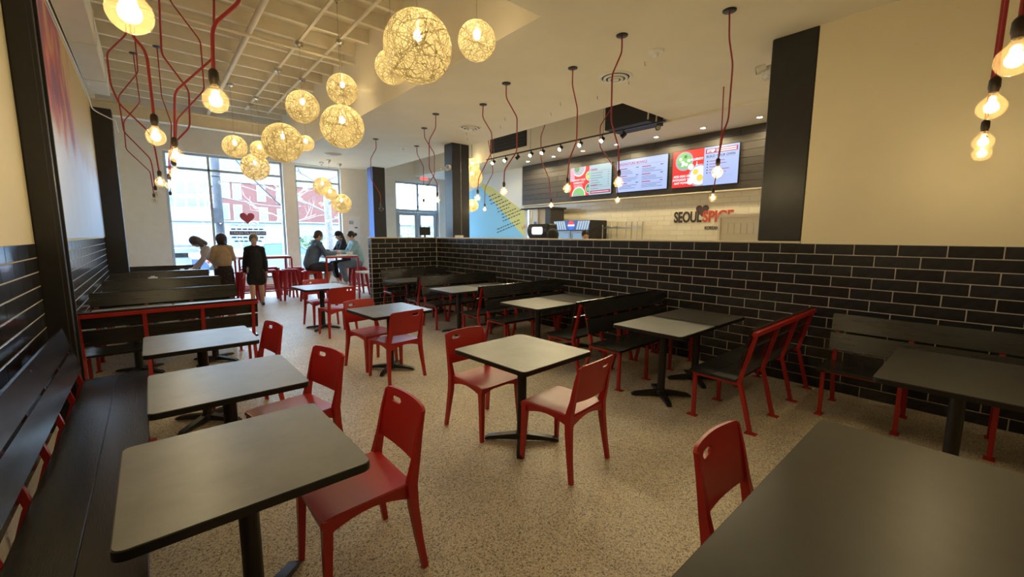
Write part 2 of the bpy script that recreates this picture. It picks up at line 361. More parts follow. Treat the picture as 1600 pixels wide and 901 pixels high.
# ---- tiles, each its own piece
_tm = {}
def tile_mesh(L, axis, sign, name='tile', mat=None, h=TQ, dep=.006, gap=TG):
    k = (round(L, 3), axis, sign, name)
    if k not in _tm:
        mb = MB(); a = L/2-gap/2; z = h/2-gap/2
        if axis == 'y': mb.bbox(min(0, sign*dep), max(0, sign*dep), -a, a, -z, z, .0022)
        else: mb.bbox(-a, a, min(0, sign*dep), max(0, sign*dep), -z, z, .0022)
        _tm[k] = mb.mesh(name, mat or M['tile'], 0)
    return _tm[k]
def tiles(parent, axis, face, sign, a0, a1, joint, rows, limit=300, ztop=TZ, pitch=TP, h=TQ, name='tile', mat=None, near=0, gap=TG, stagger=None):
    todo = []
    for j in rows:
        off = joint+(pitch/2 if j % 2 else 0)
        k = math.floor((a0-off)/pitch)
        while off+k*pitch < a1-.001:
            s = max(a0, off+k*pitch); e = min(a1, off+(k+1)*pitch); k += 1
            if e-s > .03: todo.append((abs((s+e)/2-near), j, s, e))
    todo.sort(key=lambda t: (t[0], t[1]))
    rest = None; pick = parent if callable(parent) else (lambda c: parent); cnt = {}
    for n, (_, j, s, e) in enumerate(todo):
        z = ztop-(j+.5)*h; c = (s+e)/2; me = tile_mesh(e-s, axis, sign, name, mat, h, gap=gap)
        loc = (face, c, z) if axis == 'y' else (c, face, z)
        pa = pick(c); cnt[pa] = cnt.get(pa, 0)+1
        if cnt[pa] <= limit: mesh_obj(name, me, pa, loc)
        else:
            rest = rest or MB()
            b = len(rest.v); rest.v += [tuple(Vector(v.co)+Vector(loc)) for v in me.vertices]; rest.f += [tuple(i+b for i in p.vertices) for p in me.polygons]
    if rest:
        o = rest.build(name+'_rest', mat or M['tile'], pa, 0); o['kind'] = 'stuff'
YJ = 4.583
for par, mbx in ((wl_right, MB().box(RX-.002, RX, YN, 1.395, 0, TZ)), (wl_half, MB().box(RX-.002, RX, 1.395, 9.143, 0, TZ)), (wl_ret, MB().box(3.75, RX-.002, 9.143, 9.145, 0, TZ).box(3.748, 3.75, 9.143, 9.285, 0, TZ)), (wl_left, MB().box(LX, LX+.002, YN, YF, 0, TZ))):
    mbx.build('grout_bed', M['grout'], par, 0)
R14 = range(14)
tiles(lambda c: wl_right if c < 1.395 else wl_half, 'y', RX-.002, -1, -1.2, 9.14, YJ, R14, 300, near=-1.2)
tiles(wl_ret, 'x', 9.143, -1, 3.755, RX-.012, 5.42, R14, 200)
tiles(wl_ret, 'y', 3.748, -1, 9.15, 9.28, 9.15, R14, 60)
tiles(wl_left, 'y', LX+.002, 1, 2.4, 4.99, YJ+.1, range(13), 150, near=4)
tiles(wl_left, 'y', LX+.002, 1, 5.33, 12.1, YJ+.1, range(9), 200, near=5)

# ---- columns
def column(label, x0, x1, y0, y1, z0, z1, seams=(), face=None):
    c = MB().bbox(x0, x1, y0, y1, z0, z1, .012).build('column', M['black_steel']); tag(c, label, kind='structure')
    return c
c1 = column('black steel column on the left wall beside the long bench', LX, -.555, 5.0, 5.30, 0, 4.40)
MB().bbox(-.575, -.535, 5.005, 5.03, 0, 4.40, .004).build('flange', M['black_steel'], c1)
MB().bbox(-.575, -.535, 5.27, 5.295, 0, 4.40, .004).build('flange', M['black_steel'], c1)
column('black steel column on the left wall near the shop window', LX, -.372, 12.1, 12.5, 0, 4.19)
column('black column standing on the half wall at the near kitchen end', RX-.006, RX+.42, 1.395, 1.835, TZ+.024, ZC)
c3 = column('black column rising behind the corner of the half wall', 5.60, 6.09, 8.62, 8.98, 0, ZC)
MB().box(5.83, 5.84, 8.615, 8.62, 1.6, ZC-.02).build('seam', M['chrome'], c3)
c4 = column('black column with a blue side beside the entrance door', 5.60, 6.02, 13.3, 13.7, 0, ZC)
MB().box(5.592, 5.60, 13.302, 13.698, 0.02, ZC-.02).build('side_panel', M['blue'], c4)

# ---- ceiling services
pp = MB().tube([(1.47, YW+.05, 4.86), (1.47, YF, 4.86)], .045, 12).build('sprinkler_pipe', M['joist']); tag(pp, 'thick cream sprinkler pipe running under the open joists', 'pipe')
for x, nm in ((2.2, 'cream electric conduit over the large globes under the joists'), (2.7, 'cream electric conduit beside the bulkhead under the joists')):
    o = MB().bar((x, YW+.05, 4.915), (x, 13.2, 4.915), .045, .03).build('conduit', M['joist']); tag(o, nm, 'conduit')
o = MB().tube([(-.34, 8.1, 4.80), (XB, 8.1, 4.80)], .025, 10).build('cross_pipe', M['joist']); tag(o, 'thin cream pipe crossing the aisle under the joists', 'pipe')
du = thing('air_duct', 'pale square air duct along the top of the left wall', 'duct', (0, 0, 0))
MB().box(LX+.03, -.36, 3.4, 12.0, 4.42, 4.93).build('duct_body', M['ceiling'], du)
for y in (5, 7, 9, 11): MB().box(LX+.03, -.35, y-.02, y+.02, 4.41, 4.94).build('joint_flange', M['ceiling'], du)
bm_ = thing('steel_beam', 'cream steel beam crossing above the shop windows', 'beam')
MB().box(LX, XB, 12.70, 12.90, 4.20, 4.225).build('lower_flange', M['joist'], bm_)
MB().box(LX, XB, 12.70, 12.90, 4.475, 4.50).build('upper_flange', M['joist'], bm_)
MB().box(LX, XB, 12.79, 12.81, 4.225, 4.475).build('web', M['joist'], bm_)
cb = MB().tube(fillet([(LX+.03, 7.0, 4.28), (LX+.03, 11.0, 4.34), (LX+.05, 12.0, 4.1), (-.38, 12.05, 3.98), (-.33, 12.12, 3.98), (-.33, 13.4, 3.98)], .2), .012, 8).build('white_cable', M['white']); tag(cb, 'white cable running along the top of the mural and round the column', 'cable')

# ================================================================ furniture
# ---- red resin chair (faces +Y)
def make_chair():
    t = empty('dining_chair')
    def back_pt(u, v):
        z0 = .556-.010*(1-u*u); z1 = .814+.008*(1-u*u)-.012*max(0, abs(u)-.93)/.07; z = z0+(z1-z0)*v
        return Vector(((.218-.004*v)*u, -.196-.150*(z-.45)-.024*(1-u*u)-.018*v*v, z))
    us = [-1, -.9, -.75, -.6, -.45, -.3, -.15, 0, .12, .22, .30, .40, .50, .60, .68, .78, .9, 1]; vs = [0, .12, .3, .5, .66, .745, .80, .855, .93, 1]
    i0, i1, j0, j1 = 9, 14, 5, 7
    G = [[back_pt(u, v) for u in us] for v in vs]
    for (j, i, dj, di) in ((j0, i0, 1, 1), (j0, i1, 1, -1), (j1, i0, -1, 1), (j1, i1, -1, -1)):
        G[j][i] = back_pt(us[i]+di*.030, vs[j]+dj*.018)
    hole = lambda j, i: not (i0 <= i < i1 and j0 <= j < j1)
    MB().patch(G, (0, -.014, 0), hole).build('backrest', M['red'], t, 40)
    # seat
    sy = [-.205, -.15, -.08, 0, .08, .15, .195, .218, .226]; su = [-1, -.97, -.8, -.5, -.2, 0, .2, .5, .8, .97, 1]
    def seat_pt(u, y):
        w = .206+.014*(y+.2)/.42; e = 1-abs(u); z = .458-.012*(1-u*u)*(1-((y)/.24)**2)
        if abs(u) > .98: z -= .007
        if y > .19: z -= .004+(y-.19)*.22
        return Vector((w*u, y, z))
    MB().patch([[seat_pt(u, y) for u in su] for y in sy], (0, 0, -.022)).build('seat', M['red'], t, 40)
    # aprons with arched lower edge
    ap = MB()
    for s in (-1, 1):
        poly = [(-.19, .44)]+[(.19, .44)]+[(.19-.38*k/8, .375+.042*math.sin(PI*k/8)) for k in range(9)]
        ap.prism(poly, s*.190, s*.207, 'x')
    for y, a, b in ((.192, .205, .21), (-.197, -.215, .20)):
        poly = [(-b, .44), (b, .44)]+[(b-2*b*k/8, .375+.045*math.sin(PI*k/8)) for k in range(9)]
        ap.prism(poly, min(y, a), max(y, a), 'y')
    ap.build('apron', M['red'], t, 40)
    for s in (-1, 1):
        MB().sweep([(s*.236, -.245, 0), (s*.225, -.222, .16), (s*.212, -.203, .33), (s*.207, -.198, .45), (s*.205, -.224, .56), (s*.205, -.249, .70), (s*.204, -.272, .800)],
                   [.026, .030, .036, .040, .030, .022, .016], [.028, .034, .044, .048, .036, .026, .016]).build('rear_leg', M['red'], t, 50)
        MB().sweep([(s*.214, .215, 0), (s*.206, .206, .2), (s*.200, .198, .40), (s*.199, .196, .448)], [.026, .033, .042, .044], [.026, .033, .042, .044]).build('front_leg', M['red'], t, 50)
    return t
chair0 = make_chair(); tag(chair0, 'x', 'chair')
CH = [  # x, y, rotation, label
    (.675, 1.955, 90, 'red plastic chair at the long-bench table farthest from the red-framed booth'),
    (.666, 3.09, 101, 'red plastic chair at the middle table of the long wall bench'),
    (.567, 4.41, 98, 'red plastic chair at the long-bench table next to the red-framed booth'),
    (2.214, 1.964, 6, 'red plastic chair at the first aisle table, its back to the big dark table'),
    (2.10, 2.772, 183, 'red plastic chair at the first aisle table, facing the big dark table'),
    (2.09, 4.495, 7, 'red plastic chair showing its back at the middle aisle table'),
    (2.046, 5.07, 190, 'red plastic chair on the window side of the middle aisle table'),
    (2.28, 7.09, 5, 'red plastic chair showing its back, at the aisle table close to the bar stools'),
    (2.315, 8.05, 184, 'red plastic chair half hidden behind the aisle table close to the bar stools'),
    (1.78, .42, 180, 'red plastic chair pushed under the big dark foreground table')]
for k, (x, y, a, lab) in enumerate(CH):
    if k == 0: chair0.location = (x, y, 0); chair0.rotation_euler = (0, 0, math.radians(a)); chair0['label'] = lab; chair0['group'] = 'red dining chairs'
    else: dup(chair0, (x, y, 0), math.radians(a), lab, 'red dining chairs')

# ---- cafe tables
def make_table(w, d, label, loc, rz=0, posts=((0, 0),), h=.755, base_rot=45, group='grey topped cafe tables', top='laminate'):
    t = thing('cafe_table', label, 'table', loc, rz, group)
    MB().prism(rrect(-w/2+.004, w/2-.004, -d/2+.004, d/2-.004, .034), h-.004, h).build('tabletop', M[top], t, 30)
    MB().prism(rrect(-w/2, w/2, -d/2, d/2, .038), h-.034, h-.004).build('edge_band', M['black'], t, 30)
    for px, py in posts:
        MB().box(px-.19, px+.19, py-.022, py+.022, h-.052, h-.034).box(px-.022, px+.022, py-.19, py+.19, h-.052, h-.034).build('top_plate', M['black'], t)
        MB().cyl((px, py, .05), (px, py, h-.05), .038, n=20).build('post', M['black'], t)
        b = MB().lathe([(0, .075), (.05, .072), (.058, .06), (.058, .03)], 20, (px, py, 0)).build('base_hub', M['black'], t)
        for k in range(4):
            a = math.radians(base_rot+90*k); c, s = math.cos(a), math.sin(a)
            MB().sweep([(px+c*.03, py+s*.03, .045), (px+c*.16, py+s*.16, .036), (px+c*.27, py+s*.27, .024), (px+c*.30, py+s*.30, .012)], [.060, .056, .05, .042], [.05, .036, .026, .012], up=(0, 0, 1)).build('base_arm', M['black'], b)
            MB().cyl((px+c*.275, py+s*.275, 0), (px+c*.275, py+s*.275, .014), .016, n=10).build('glide', M['steel'], b)
    return t
make_table(.765, .785, 'grey topped cafe table farthest from the red-framed booth, by the long wall bench', (.225, 1.94, 0))
make_table(.765, .785, 'grey topped cafe table, the middle one of three along the long wall bench', (.305, 3.085, 0))
make_table(.765, .765, 'grey topped cafe table along the long wall bench, next to the red-framed booth', (.275, 4.45, 0))
make_table(.765, .80, 'square aisle table with two red chairs, nearest the big dark table', (2.165, 2.365, 0), math.radians(3), base_rot=42)
make_table(.765, .77, 'square aisle table with two red chairs, between two other aisle tables', (2.155, 4.765, 0), math.radians(3), base_rot=40)
make_table(.78, .765, 'square aisle table with two red chairs, nearest the red bar stools', (2.23, 7.69, 0), math.radians(4))
make_table(1.536, .78, 'big dark foreground table with one red chair pushed under it', (1.698, .087, 0), 0, ((-.42, 0), (.42, 0)), group='', top='laminate_dark')
make_table(1.13, .765, 'dark cafe table standing at the bench along the tiled wall', (4.035, .047, 0), 0, ((-.2, 0),), top='laminate_dark')
BN = ['booth beside the bench showing its red back frame', 'second right booth from the red back frame', 'third right booth from the red back frame', 'corner booth at the tiled return wall']
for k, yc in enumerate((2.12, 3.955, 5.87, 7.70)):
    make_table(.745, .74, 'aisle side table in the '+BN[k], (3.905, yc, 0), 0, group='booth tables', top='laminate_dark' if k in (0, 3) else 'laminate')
    make_table(.745, .74, 'dark wall side table in the '+BN[k], (4.655, yc, 0), 0, group='booth tables', top='laminate_dark')  # every wall side top takes the darker top colour
for k, yc in enumerate((6.58, 8.40, 10.25, 12.15)):
    for j, x in enumerate((.545, -.205 if k < 3 else .02)):
        if k == 3 and j: continue
        make_table(.745, .74, ('aisle side' if j == 0 else 'wall side')+' table in the '+['first', 'second', 'third', 'last'][k]+' left booth from the red-framed bench', (x, yc, 0), 0, group='booth tables')

# ---- benches (length along +X, seat faces +Y, rear feet at y = 0)
def make_bench(L, n, label, loc, rz, group='black plank benches', rail=False):
    t = thing('plank_bench', label, 'bench', loc, rz, group)
    back = lambda z: .112-(z-.42)*.235          # y of the upright at height z
    fm = MB()
    fm.bar((0, .49, 0), (0, .49, .425), .03, .03).bar((0, .505, .41), (0, .105, .41), .03, .03)
    fm.sweep([(0, .0, 0), (0, .105, .405), (0, .112, .425), (0, back(.86), .86)], [.03]*4, [.034]*4, up=(1, 0, 0))
    fm.box(-.03, .03, .455, .545, 0, .006).box(-.03, .03, -.05, .04, 0, .006)
    me = fm.mesh('bench_frame', M['redmetal'])
    for k in range(n): mesh_obj('bench_frame', me, t, (.05+(L-.1)*k/(n-1), 0, 0))
    if rail: MB().box(.0, L, back(.86)-.022, back(.86)+.016, .845, .880).build('top_rail', M['redmetal'], t)
    MB().box(.02, L-.02, .475, .505, .408, .425).build('seat_rail', M['redmetal'], t)
    for a, b in ((.125, .327), (.3285, .530)): MB().bbox(0, L, a, b, .4255, .450, .003).build('seat_plank', M['wood_black'], t)
    for z0, z1 in ((.545, .708), (.728, .892)):
        pm = MB(); o = Vector((0, .0, 0)); d = Vector((0, back(z1)-back(z0), z1-z0)).normalized(); n_ = Vector((0, d.z, -d.y))
        A = Vector((0, back(z0), z0))+n_*.018; B = Vector((0, back(z1), z1))+n_*.018
        pm.patch([[A, A+Vector((L, 0, 0))], [B, B+Vector((L, 0, 0))]], n_*.02).build('back_plank', M['wood_black'], t)
    return t
XR0, XR1 = 3.66, 5.39
def bench_x(x0, x1, y, face, label, rail=False):    # bench along X; face +1 seats look to +y
    return make_bench(x1-x0, 4, label, (x0, y, 0) if face > 0 else (x1, y, 0), 0 if face > 0 else PI, rail=rail)
bench_x(XR0, XR1, 1.19, 1, 'black plank bench with its red back frame showing, standing at the tiled half wall', True)
nm = ['first', 'second', 'third']
for k, yc in enumerate((3.02, 4.92, 6.80)):
    bench_x(XR0, XR1, yc-.025, -1, nm[k]+' right bench pair from the red back frame, black bench facing that frame')
    bench_x(XR0, XR1, yc+.025, 1, nm[k]+' right bench pair from the red back frame, black bench facing the windows')
bench_x(XR0+.1, XR1, 8.72, -1, 'black booth bench with its back against the tiled return wall')
bench_x(-.63, .92, 5.66, 1, 'black bench with red back frame showing, end of the left booths', True)
for k, yc in enumerate((7.47, 9.32, 11.20)):
    bench_x(-.63, .93, yc-.025, -1, nm[k]+' left bench pair from the long wall bench, black bench facing away from the windows')
    bench_x(-.63, .93, yc+.025, 1, nm[k]+' left bench pair from the long wall bench, black bench facing the windows')
bench_x(-.63, .93, 13.12, -1, 'black booth bench below the shop window at the end of the left booths')
make_bench(6.2, 13, 'long black plank bench running along the left tiled wall', (-.625, 4.86, 0), -PI/2)
make_bench(2.75, 6, 'black plank bench along the right tiled wall behind the dark table', (5.14, -1.78, 0), PI/2)

# ================================================================ pendants on red cords
def bulb_parts(t, c, r=.05, lit=True):
    c = Vector(c)
    prof = [(.014, .088), (.015, .07), (.024, .052)]+[(r*math.sin(a), r*math.cos(a)) for a in [PI*(.24+.76*k/11) for k in range(12)]]
    prof[-1] = (.0005, -r)
    b = MB().lathe(prof, 20, c).build('bulb', M['bulbglass'], t, 60)
    f = MB()
    if lit: f.sphere(c+Vector((0, 0, .004)), .021, 14, 10, (1, 1, 1.35))
    else:
        for k in range(4):
            a = k*PI/2; f.tube([c+Vector((.012*math.cos(a), .012*math.sin(a), .04)), c+Vector((.02*math.cos(a+.6), .02*math.sin(a+.6), -.015))], .0016, 5)
    f.build('filament', M['filament'] if lit else M['socket'], b)
    MB().lathe([(.0, .145), (.010, .143), (.016, .137), (.021, .128), (.022, .092), (.019, .082), (.017, .07)], 16, c).build('socket', M['socket'], t)
def pendant(path, label, ceil, lit=True, power=BULB_W, r=.054, cordr=.0085, canopy=True):
    P = [Vector(p) for p in path]; b = P[-1].copy(); top = P[0].copy()
    if top.z < ceil-.02: P.insert(0, Vector((top.x, top.y, ceil)))
    P[-1] = b+Vector((0, 0, .135)); o = Vector((P[0].x, P[0].y, 0))
    t = thing('pendant_lamp', label, 'lamp', (o.x, o.y, P[0].z), 0, 'bulb pendants on bent red cords'); o = Vector((P[0].x, P[0].y, P[0].z))
    if canopy: MB().lathe([(0, -.016), (.05, -.016), (.062, -.010), (.064, 0), (0, 0)], 24).build('canopy', M['black'], t)
    MB().tube([p-o for p in fillet(P, .05)], cordr, 8).build('cord', M['redcord'], t)
    bulb_parts(t, b-o, r, lit)
    if lit: lamp('pendant_light', 'POINT', b-o, power, t, size=.032)
    return t
def px_path(pts, Y, bulb): return [onY(x, y, Y) for x, y in pts]+[bulb]
RP = [  # pixel bends, measured canopy (x, y), bulb height, lit, what it hangs over
    ([(1139.3, 60), (1145, 100), (1138, 187), (1130, 207), (1122, 250)], (4.445, 1.901), 2.295, 1, 'over the booth table beside the red back frame bench'),
    ([(971.6, 81.6), (956.5, 116.6), (955, 190), (966.5, 230), (967, 272)], (4.095, 2.887), 2.262, 1, 'over the first bench pair of the right booths'),
    ([(894.3, 133), (902.3, 170), (901, 220), (889.3, 250), (886.6, 280)], (4.375, 3.834), 2.285, 1, 'over the second right booth table'),
    ([(790.8, 152.4), (808, 183.4), (807.4, 236.8), (788.3, 265.3), (787.4, 288)], (4.08, 4.836), 2.30, 1, 'over the second bench pair of the right booths'),
    ([(754, 183.3), (768.5, 208), (768, 238), (748, 278), (746.6, 298)], (4.42, 5.838), 2.29, 1, 'over the third right booth table'),
    ([(680.8, 200), (670.5, 219), (670.8, 263), (684, 288), (683.6, 302)], (4.114, 6.856), 2.305, 1, 'over the third bench pair of the right booths'),
    ([(663.3, 215), (679, 240), (678.6, 273), (663.3, 298), (662, 312)], (4.455, 7.887), 2.272, 1, 'over the corner booth table'),
    ([(652, 241), (661.6, 260), (662, 288), (654, 303), (652.7, 322)], (5.174, 9.557), 2.249, 0, 'just behind the tiled return wall'),
    ([(588, 231.7), (579, 248), (580, 280), (594.3, 303), (595.4, 319)], (4.108, 9.502), 2.262, 0, 'behind the open end of the tiled return wall')]
for pts, (cx, cy), bz, lit, lab in RP:
    end = onY(pts[-1][0], pts[-1][1], cy)
    pendant([Vector((cx, cy, ZC))]+[onY(x, y, cy) for x, y in pts]+[Vector((end.x, cy, bz))], ('glowing' if lit else 'unlit')+' bulb on bent red cord '+lab, ZC, lit)
RQ = [([(1131, 133), (1129, 176.5), (1127, 213), (1117, 285)], 2.82, (1113.7, 309), 'beside the black half wall column, kitchen side'),
      ([(956.7, 166.5), (938, 196.5), (937.6, 230), (963, 266), (964.5, 298)], 4.55, (965, 313), 'in front of the middle menu screen, kitchen side'),
      ([(851.6, 195), (845, 213), (845.6, 250), (858, 280), (860, 305)], 6.21, (861, 321), 'in front of the blank menu planks, kitchen side'),
      ([(763, 220), (770, 262), (770, 271), (758, 293), (757.5, 315)], 8.40, (757.5, 327), 'in front of the blue mural, kitchen side')]
for pts, cy, bp, lab in RQ:
    b = onY(*bp, cy); pendant([onY(x, y, cy) for x, y in pts]+[b], 'glowing bulb on bent red cord '+lab, ZC if cy < 4.2 else 4.95, 1, power=BULB_W*.7)
LP = [([(378, 0), (337, 35), (331.7, 51), (333.6, 112)], (335, 157), 2.468, 1, 'leaning to the aisle over the long-bench tables'),
      ([(200, 20), (207, 57), (224, 75), (230, 90.6), (238, 158), (241, 187)], (246, 214), 3.62, 1, 'over the middle long-bench table'),
      ([(334.5, 0), (334, 90), (273, 143), (273, 222)], (275, 243), 4.36, 1, 'over the long-bench table next to the red-framed booth'),
      ([(248.7, 0), (252.5, 85), (295, 141), (297, 198), (274, 222), (272, 256)], (273, 270), 5.58, 1, 'over the red-framed bench back of the left booths'),
      ([(198, 53), (166.6, 83), (173, 132), (186, 162), (233, 206), (241.7, 229), (249, 270)], (252, 285), 6.75, 1, 'over the first left booth table, on the wall side'),
      ([(264.7, 0), (313, 64), (319.4, 140), (276, 187), (275, 225), (264, 240), (264.5, 278)], (263, 289), 6.95, 1, 'over the first left booth table, on the aisle side'),
      ([(211, 62), (215.7, 113), (184.5, 151), (193.7, 206), (234.6, 247), (238, 259.5), (242.6, 293)], (244, 304), 8.8, 0, 'over the second left booth table'),
      ([(246, 81), (252.5, 151), (268, 194), (266, 300)], (266, 311), 10.02, 0, 'over the third left bench pair'),
      ([(209, 90.6), (218.5, 160), (193, 190), (197, 233), (234.6, 268), (240, 300)], (243, 314), 10.66, 0, 'over the third left booth table')]
for pts, bp, cy, lit, lab in LP:
    b = onY(*bp, cy); e = onY(*pts[-1], cy); b.x = e.x
    ceil = ZC if cy < YW else 4.94
    pa = [onY(x, y, cy) for x, y in pts if onY(x, y, cy).z < ceil-.03]
    pendant(pa+[b], ('glowing' if lit else 'unlit')+' bulb on bent red cord '+lab, ceil, lit, power=BULB_W*.6)
b = onZ(203, 20, 2.27); pendant([Vector((b.x, b.y, ZC)), Vector((b.x, b.y, 3.3)), Vector((b.x-.03, b.y, 3.0)), b], 'glowing bulb over the long-bench table farthest from the red-framed booth', ZC, 1)
for (px, py), lab in (((1586, 93), 'over the end of the big dark table'), ((1549, 168), 'over the aisle end of the wall bench table'), ((1536, 222), 'over the wall end of the wall bench table'), ((1534, 240), 'close to the cream wall over the wall bench')):
    b = onZ(px, py, 2.28); pendant([Vector((b.x, b.y, ZC)), Vector((b.x-.01, b.y, 3.25)), Vector((b.x+.04, b.y, 3.0)), Vector((b.x+.04, b.y, 2.75)), Vector((b.x, b.y, 2.55)), b], 'glowing bulb on bent red cord '+lab, ZC, 1, power=BULB_W*.4)

# ================================================================ woven globe lamps
def woven_mat(name, thr, col, tr):
    m, nt, b = nmat(name); nt.nodes.remove(b); N = nt.nodes.new; L = nt.links.new
    tl = N('ShaderNodeBsdfTranslucent'); tl.inputs[0].default_value = (*col, 1)
    df = N('ShaderNodeBsdfDiffuse'); df.inputs[0].default_value = (*col, 1)
    mx = N('ShaderNodeMixShader'); mx.inputs[0].default_value = .35; L(tl.outputs[0], mx.inputs[1]); L(df.outputs[0], mx.inputs[2])
    tp = N('ShaderNodeBsdfTransparent'); m2 = N('ShaderNodeMixShader')
    tc = N('ShaderNodeTexCoord'); nz = N('ShaderNodeTexNoise'); nz.inputs['Scale'].default_value = 16; nz.inputs['Detail'].default_value = 3; nz.inputs['Distortion'].default_value = 2.5; L(tc.outputs['Object'], nz.inputs['Vector'])
    mr = N('ShaderNodeMapRange'); mr.inputs['From Min'].default_value = thr-.12; mr.inputs['From Max'].default_value = thr+.12; mr.inputs['To Min'].default_value = tr[0]; mr.inputs['To Max'].default_value = tr[1]; L(nz.outputs['Fac'], mr.inputs['Value'])
    L(mr.outputs[0], m2.inputs[0]); L(tp.outputs[0], m2.inputs[1]); L(mx.outputs[0], m2.inputs[2]); L(m2.outputs[0], nt.nodes['Material Output'].inputs[0]); return m
M['weave'] = woven_mat('woven_shell', .5, (.285, .235, .135), (.30, .66)); M['strand'] = woven_mat('woven_strand', .2, (.33, .275, .165), (.9, 1.0))
def shell_mesh():
    return MB().sphere((0, 0, 0), 1, 40, 26).mesh('shade', M['weave'], 60)
def strand_mesh(n=420):
    rng = random.Random(3); mb = MB()
    for k in range(n):
        ax = Vector((rng.gauss(0, 1), rng.gauss(0, 1), rng.gauss(0, 1))).normalized(); u = ax.orthogonal().normalized(); v = ax.cross(u)
        off = rng.uniform(-.75, .75); rr = math.sqrt(1-off*off); a0 = rng.uniform(0, 2*PI); span = rng.uniform(1.2, 4.2); m = int(8+span*5); w = rng.uniform(.005, .011); R = 1.004+rng.uniform(0, .012)
        vs = []
        for i in range(m+1):
            a = a0+span*i/m; p = (u*math.cos(a)+v*math.sin(a))*rr
            for s in (-1, 1): q = (p+ax*(off+s*w)).normalized()*R; vs.append(q)
        mb.add(vs, [(2*i, 2*i+1, 2*i+3, 2*i+2) for i in range(m)])
    return mb.mesh('strands', M['strand'], 60)
SHELL, STRANDS = shell_mesh(), strand_mesh()
RING = MB().tube([(.86*1.0, .22*math.cos(a), .22*math.sin(a)+.42) for a in [2*PI*k/24 for k in range(25)]], .012, 6, cap=False).mesh('port_ring', M['strand'])
GL = MB().sphere((0, 0, 0), 1, 16, 10).mesh('bulb', M['hot'], 60)
def globe(c, R, ceil, label, rz=0, power=GLOBE_W, cup=True):
    c = Vector(c); t = thing('globe_lamp', label, 'lamp', (c.x, c.y, ceil), rz, 'woven globe lamps'); d = c.z-ceil
    s = mesh_obj('shade', SHELL, t, (0, 0, d)); s.scale = (R, R, R)
    q = mesh_obj('strands', STRANDS, s); q['kind'] = 'stuff'; q.rotation_euler = (rz*1.7, rz, 0)
    mesh_obj('port_ring', RING, s)
    b = mesh_obj('bulb', GL, t, (0, 0, d+R*.32)); b.scale = (.04, .04, .05)
    MB().cyl((0, 0, d+R*.45), (0, 0, d+R*1.0), .018, n=10).build('socket', M['white'], t)
    MB().cyl((0, 0, d+R), (0, 0, -.05), .0035, n=6).build('wire', M['chrome'], t)
    MB().lathe([(.012, -.10), (.02, -.07), (.06, -.05), (.065, 0), (0, 0)], 20).build('canopy', M['chrome'], t)
    lamp('globe_light', 'POINT', (0, 0, d+R*.32), power*(R/.27)**1.6, t, size=.075)
    return t
GB = [('A', (653, 74), 2.2, .335, 'largest woven globe lamp, hanging next to the bulkhead corner'), ('B', (745, 64), 2.7, .19, 'small woven globe lamp hanging alone right at the bulkhead corner'),
      ('C', (612, 105), 2.7, .22, 'woven globe lamp half hidden behind the largest one'), ('D', (535, 140), 2.7, .25, 'woven globe lamp hung high against the bulkhead'),
      ('E', (473, 167), 2.2, .266, 'woven globe lamp hung high under the open joists'), ('F', (535, 198), 2.2, .29, 'woven globe lamp hung low below the one high at the bulkhead'),
      ('G', (442, 223), 2.2, .375, 'big woven globe lamp in the cluster above the shop windows'), ('H', (478, 224), 2.7, .164, 'small woven globe lamp peeking out behind the big one of the window cluster'),
      ('I', (367, 229), 1.6, .24, 'woven globe lamp of the window cluster closest to the left wall'), ('J', (406, 234), 2.2, .21, 'small woven globe lamp above the low hanging one of the window cluster'),
      ('K', (399, 261), 2.2, .327, 'woven globe lamp hanging low in front of the wide shop window')]
for k, (n, px, x, R, lab) in enumerate(GB): globe(onX(*px, x), R, 4.90, lab, .8*k)
for k, (px, (cx, cy), R, lab) in enumerate((((504, 291), (4.123, 13.55), .27, 'top woven globe lamp of three in front of the narrow shop window'), ((516, 302), (4.16, 13.0), .19, 'small middle woven globe lamp of three in front of the narrow shop window'), ((533, 318), (4.635, 13.47), .30, 'lowest woven globe lamp of three in front of the narrow shop window'))):
    z = onY(*px, cy).z; globe((cx, cy, z), R, ZC, lab, k)
for k, (px, x, y, R, lab) in enumerate((((737, 276), 6.9, 9.85, .30, 'woven globe lamp half hidden by the black column at the half wall corner'), ((738, 259), 7.2, 10.4, .22, 'small woven globe lamp above the one hidden by the corner column'), ((738, 321), 7.0, 9.15, .16, 'smallest woven globe lamp in front of the mural, beside the corner column'))):
    c = onY(*px, y); globe((c.x, y, c.z), R, 4.95, lab, k, GLOBE_W*1.6)

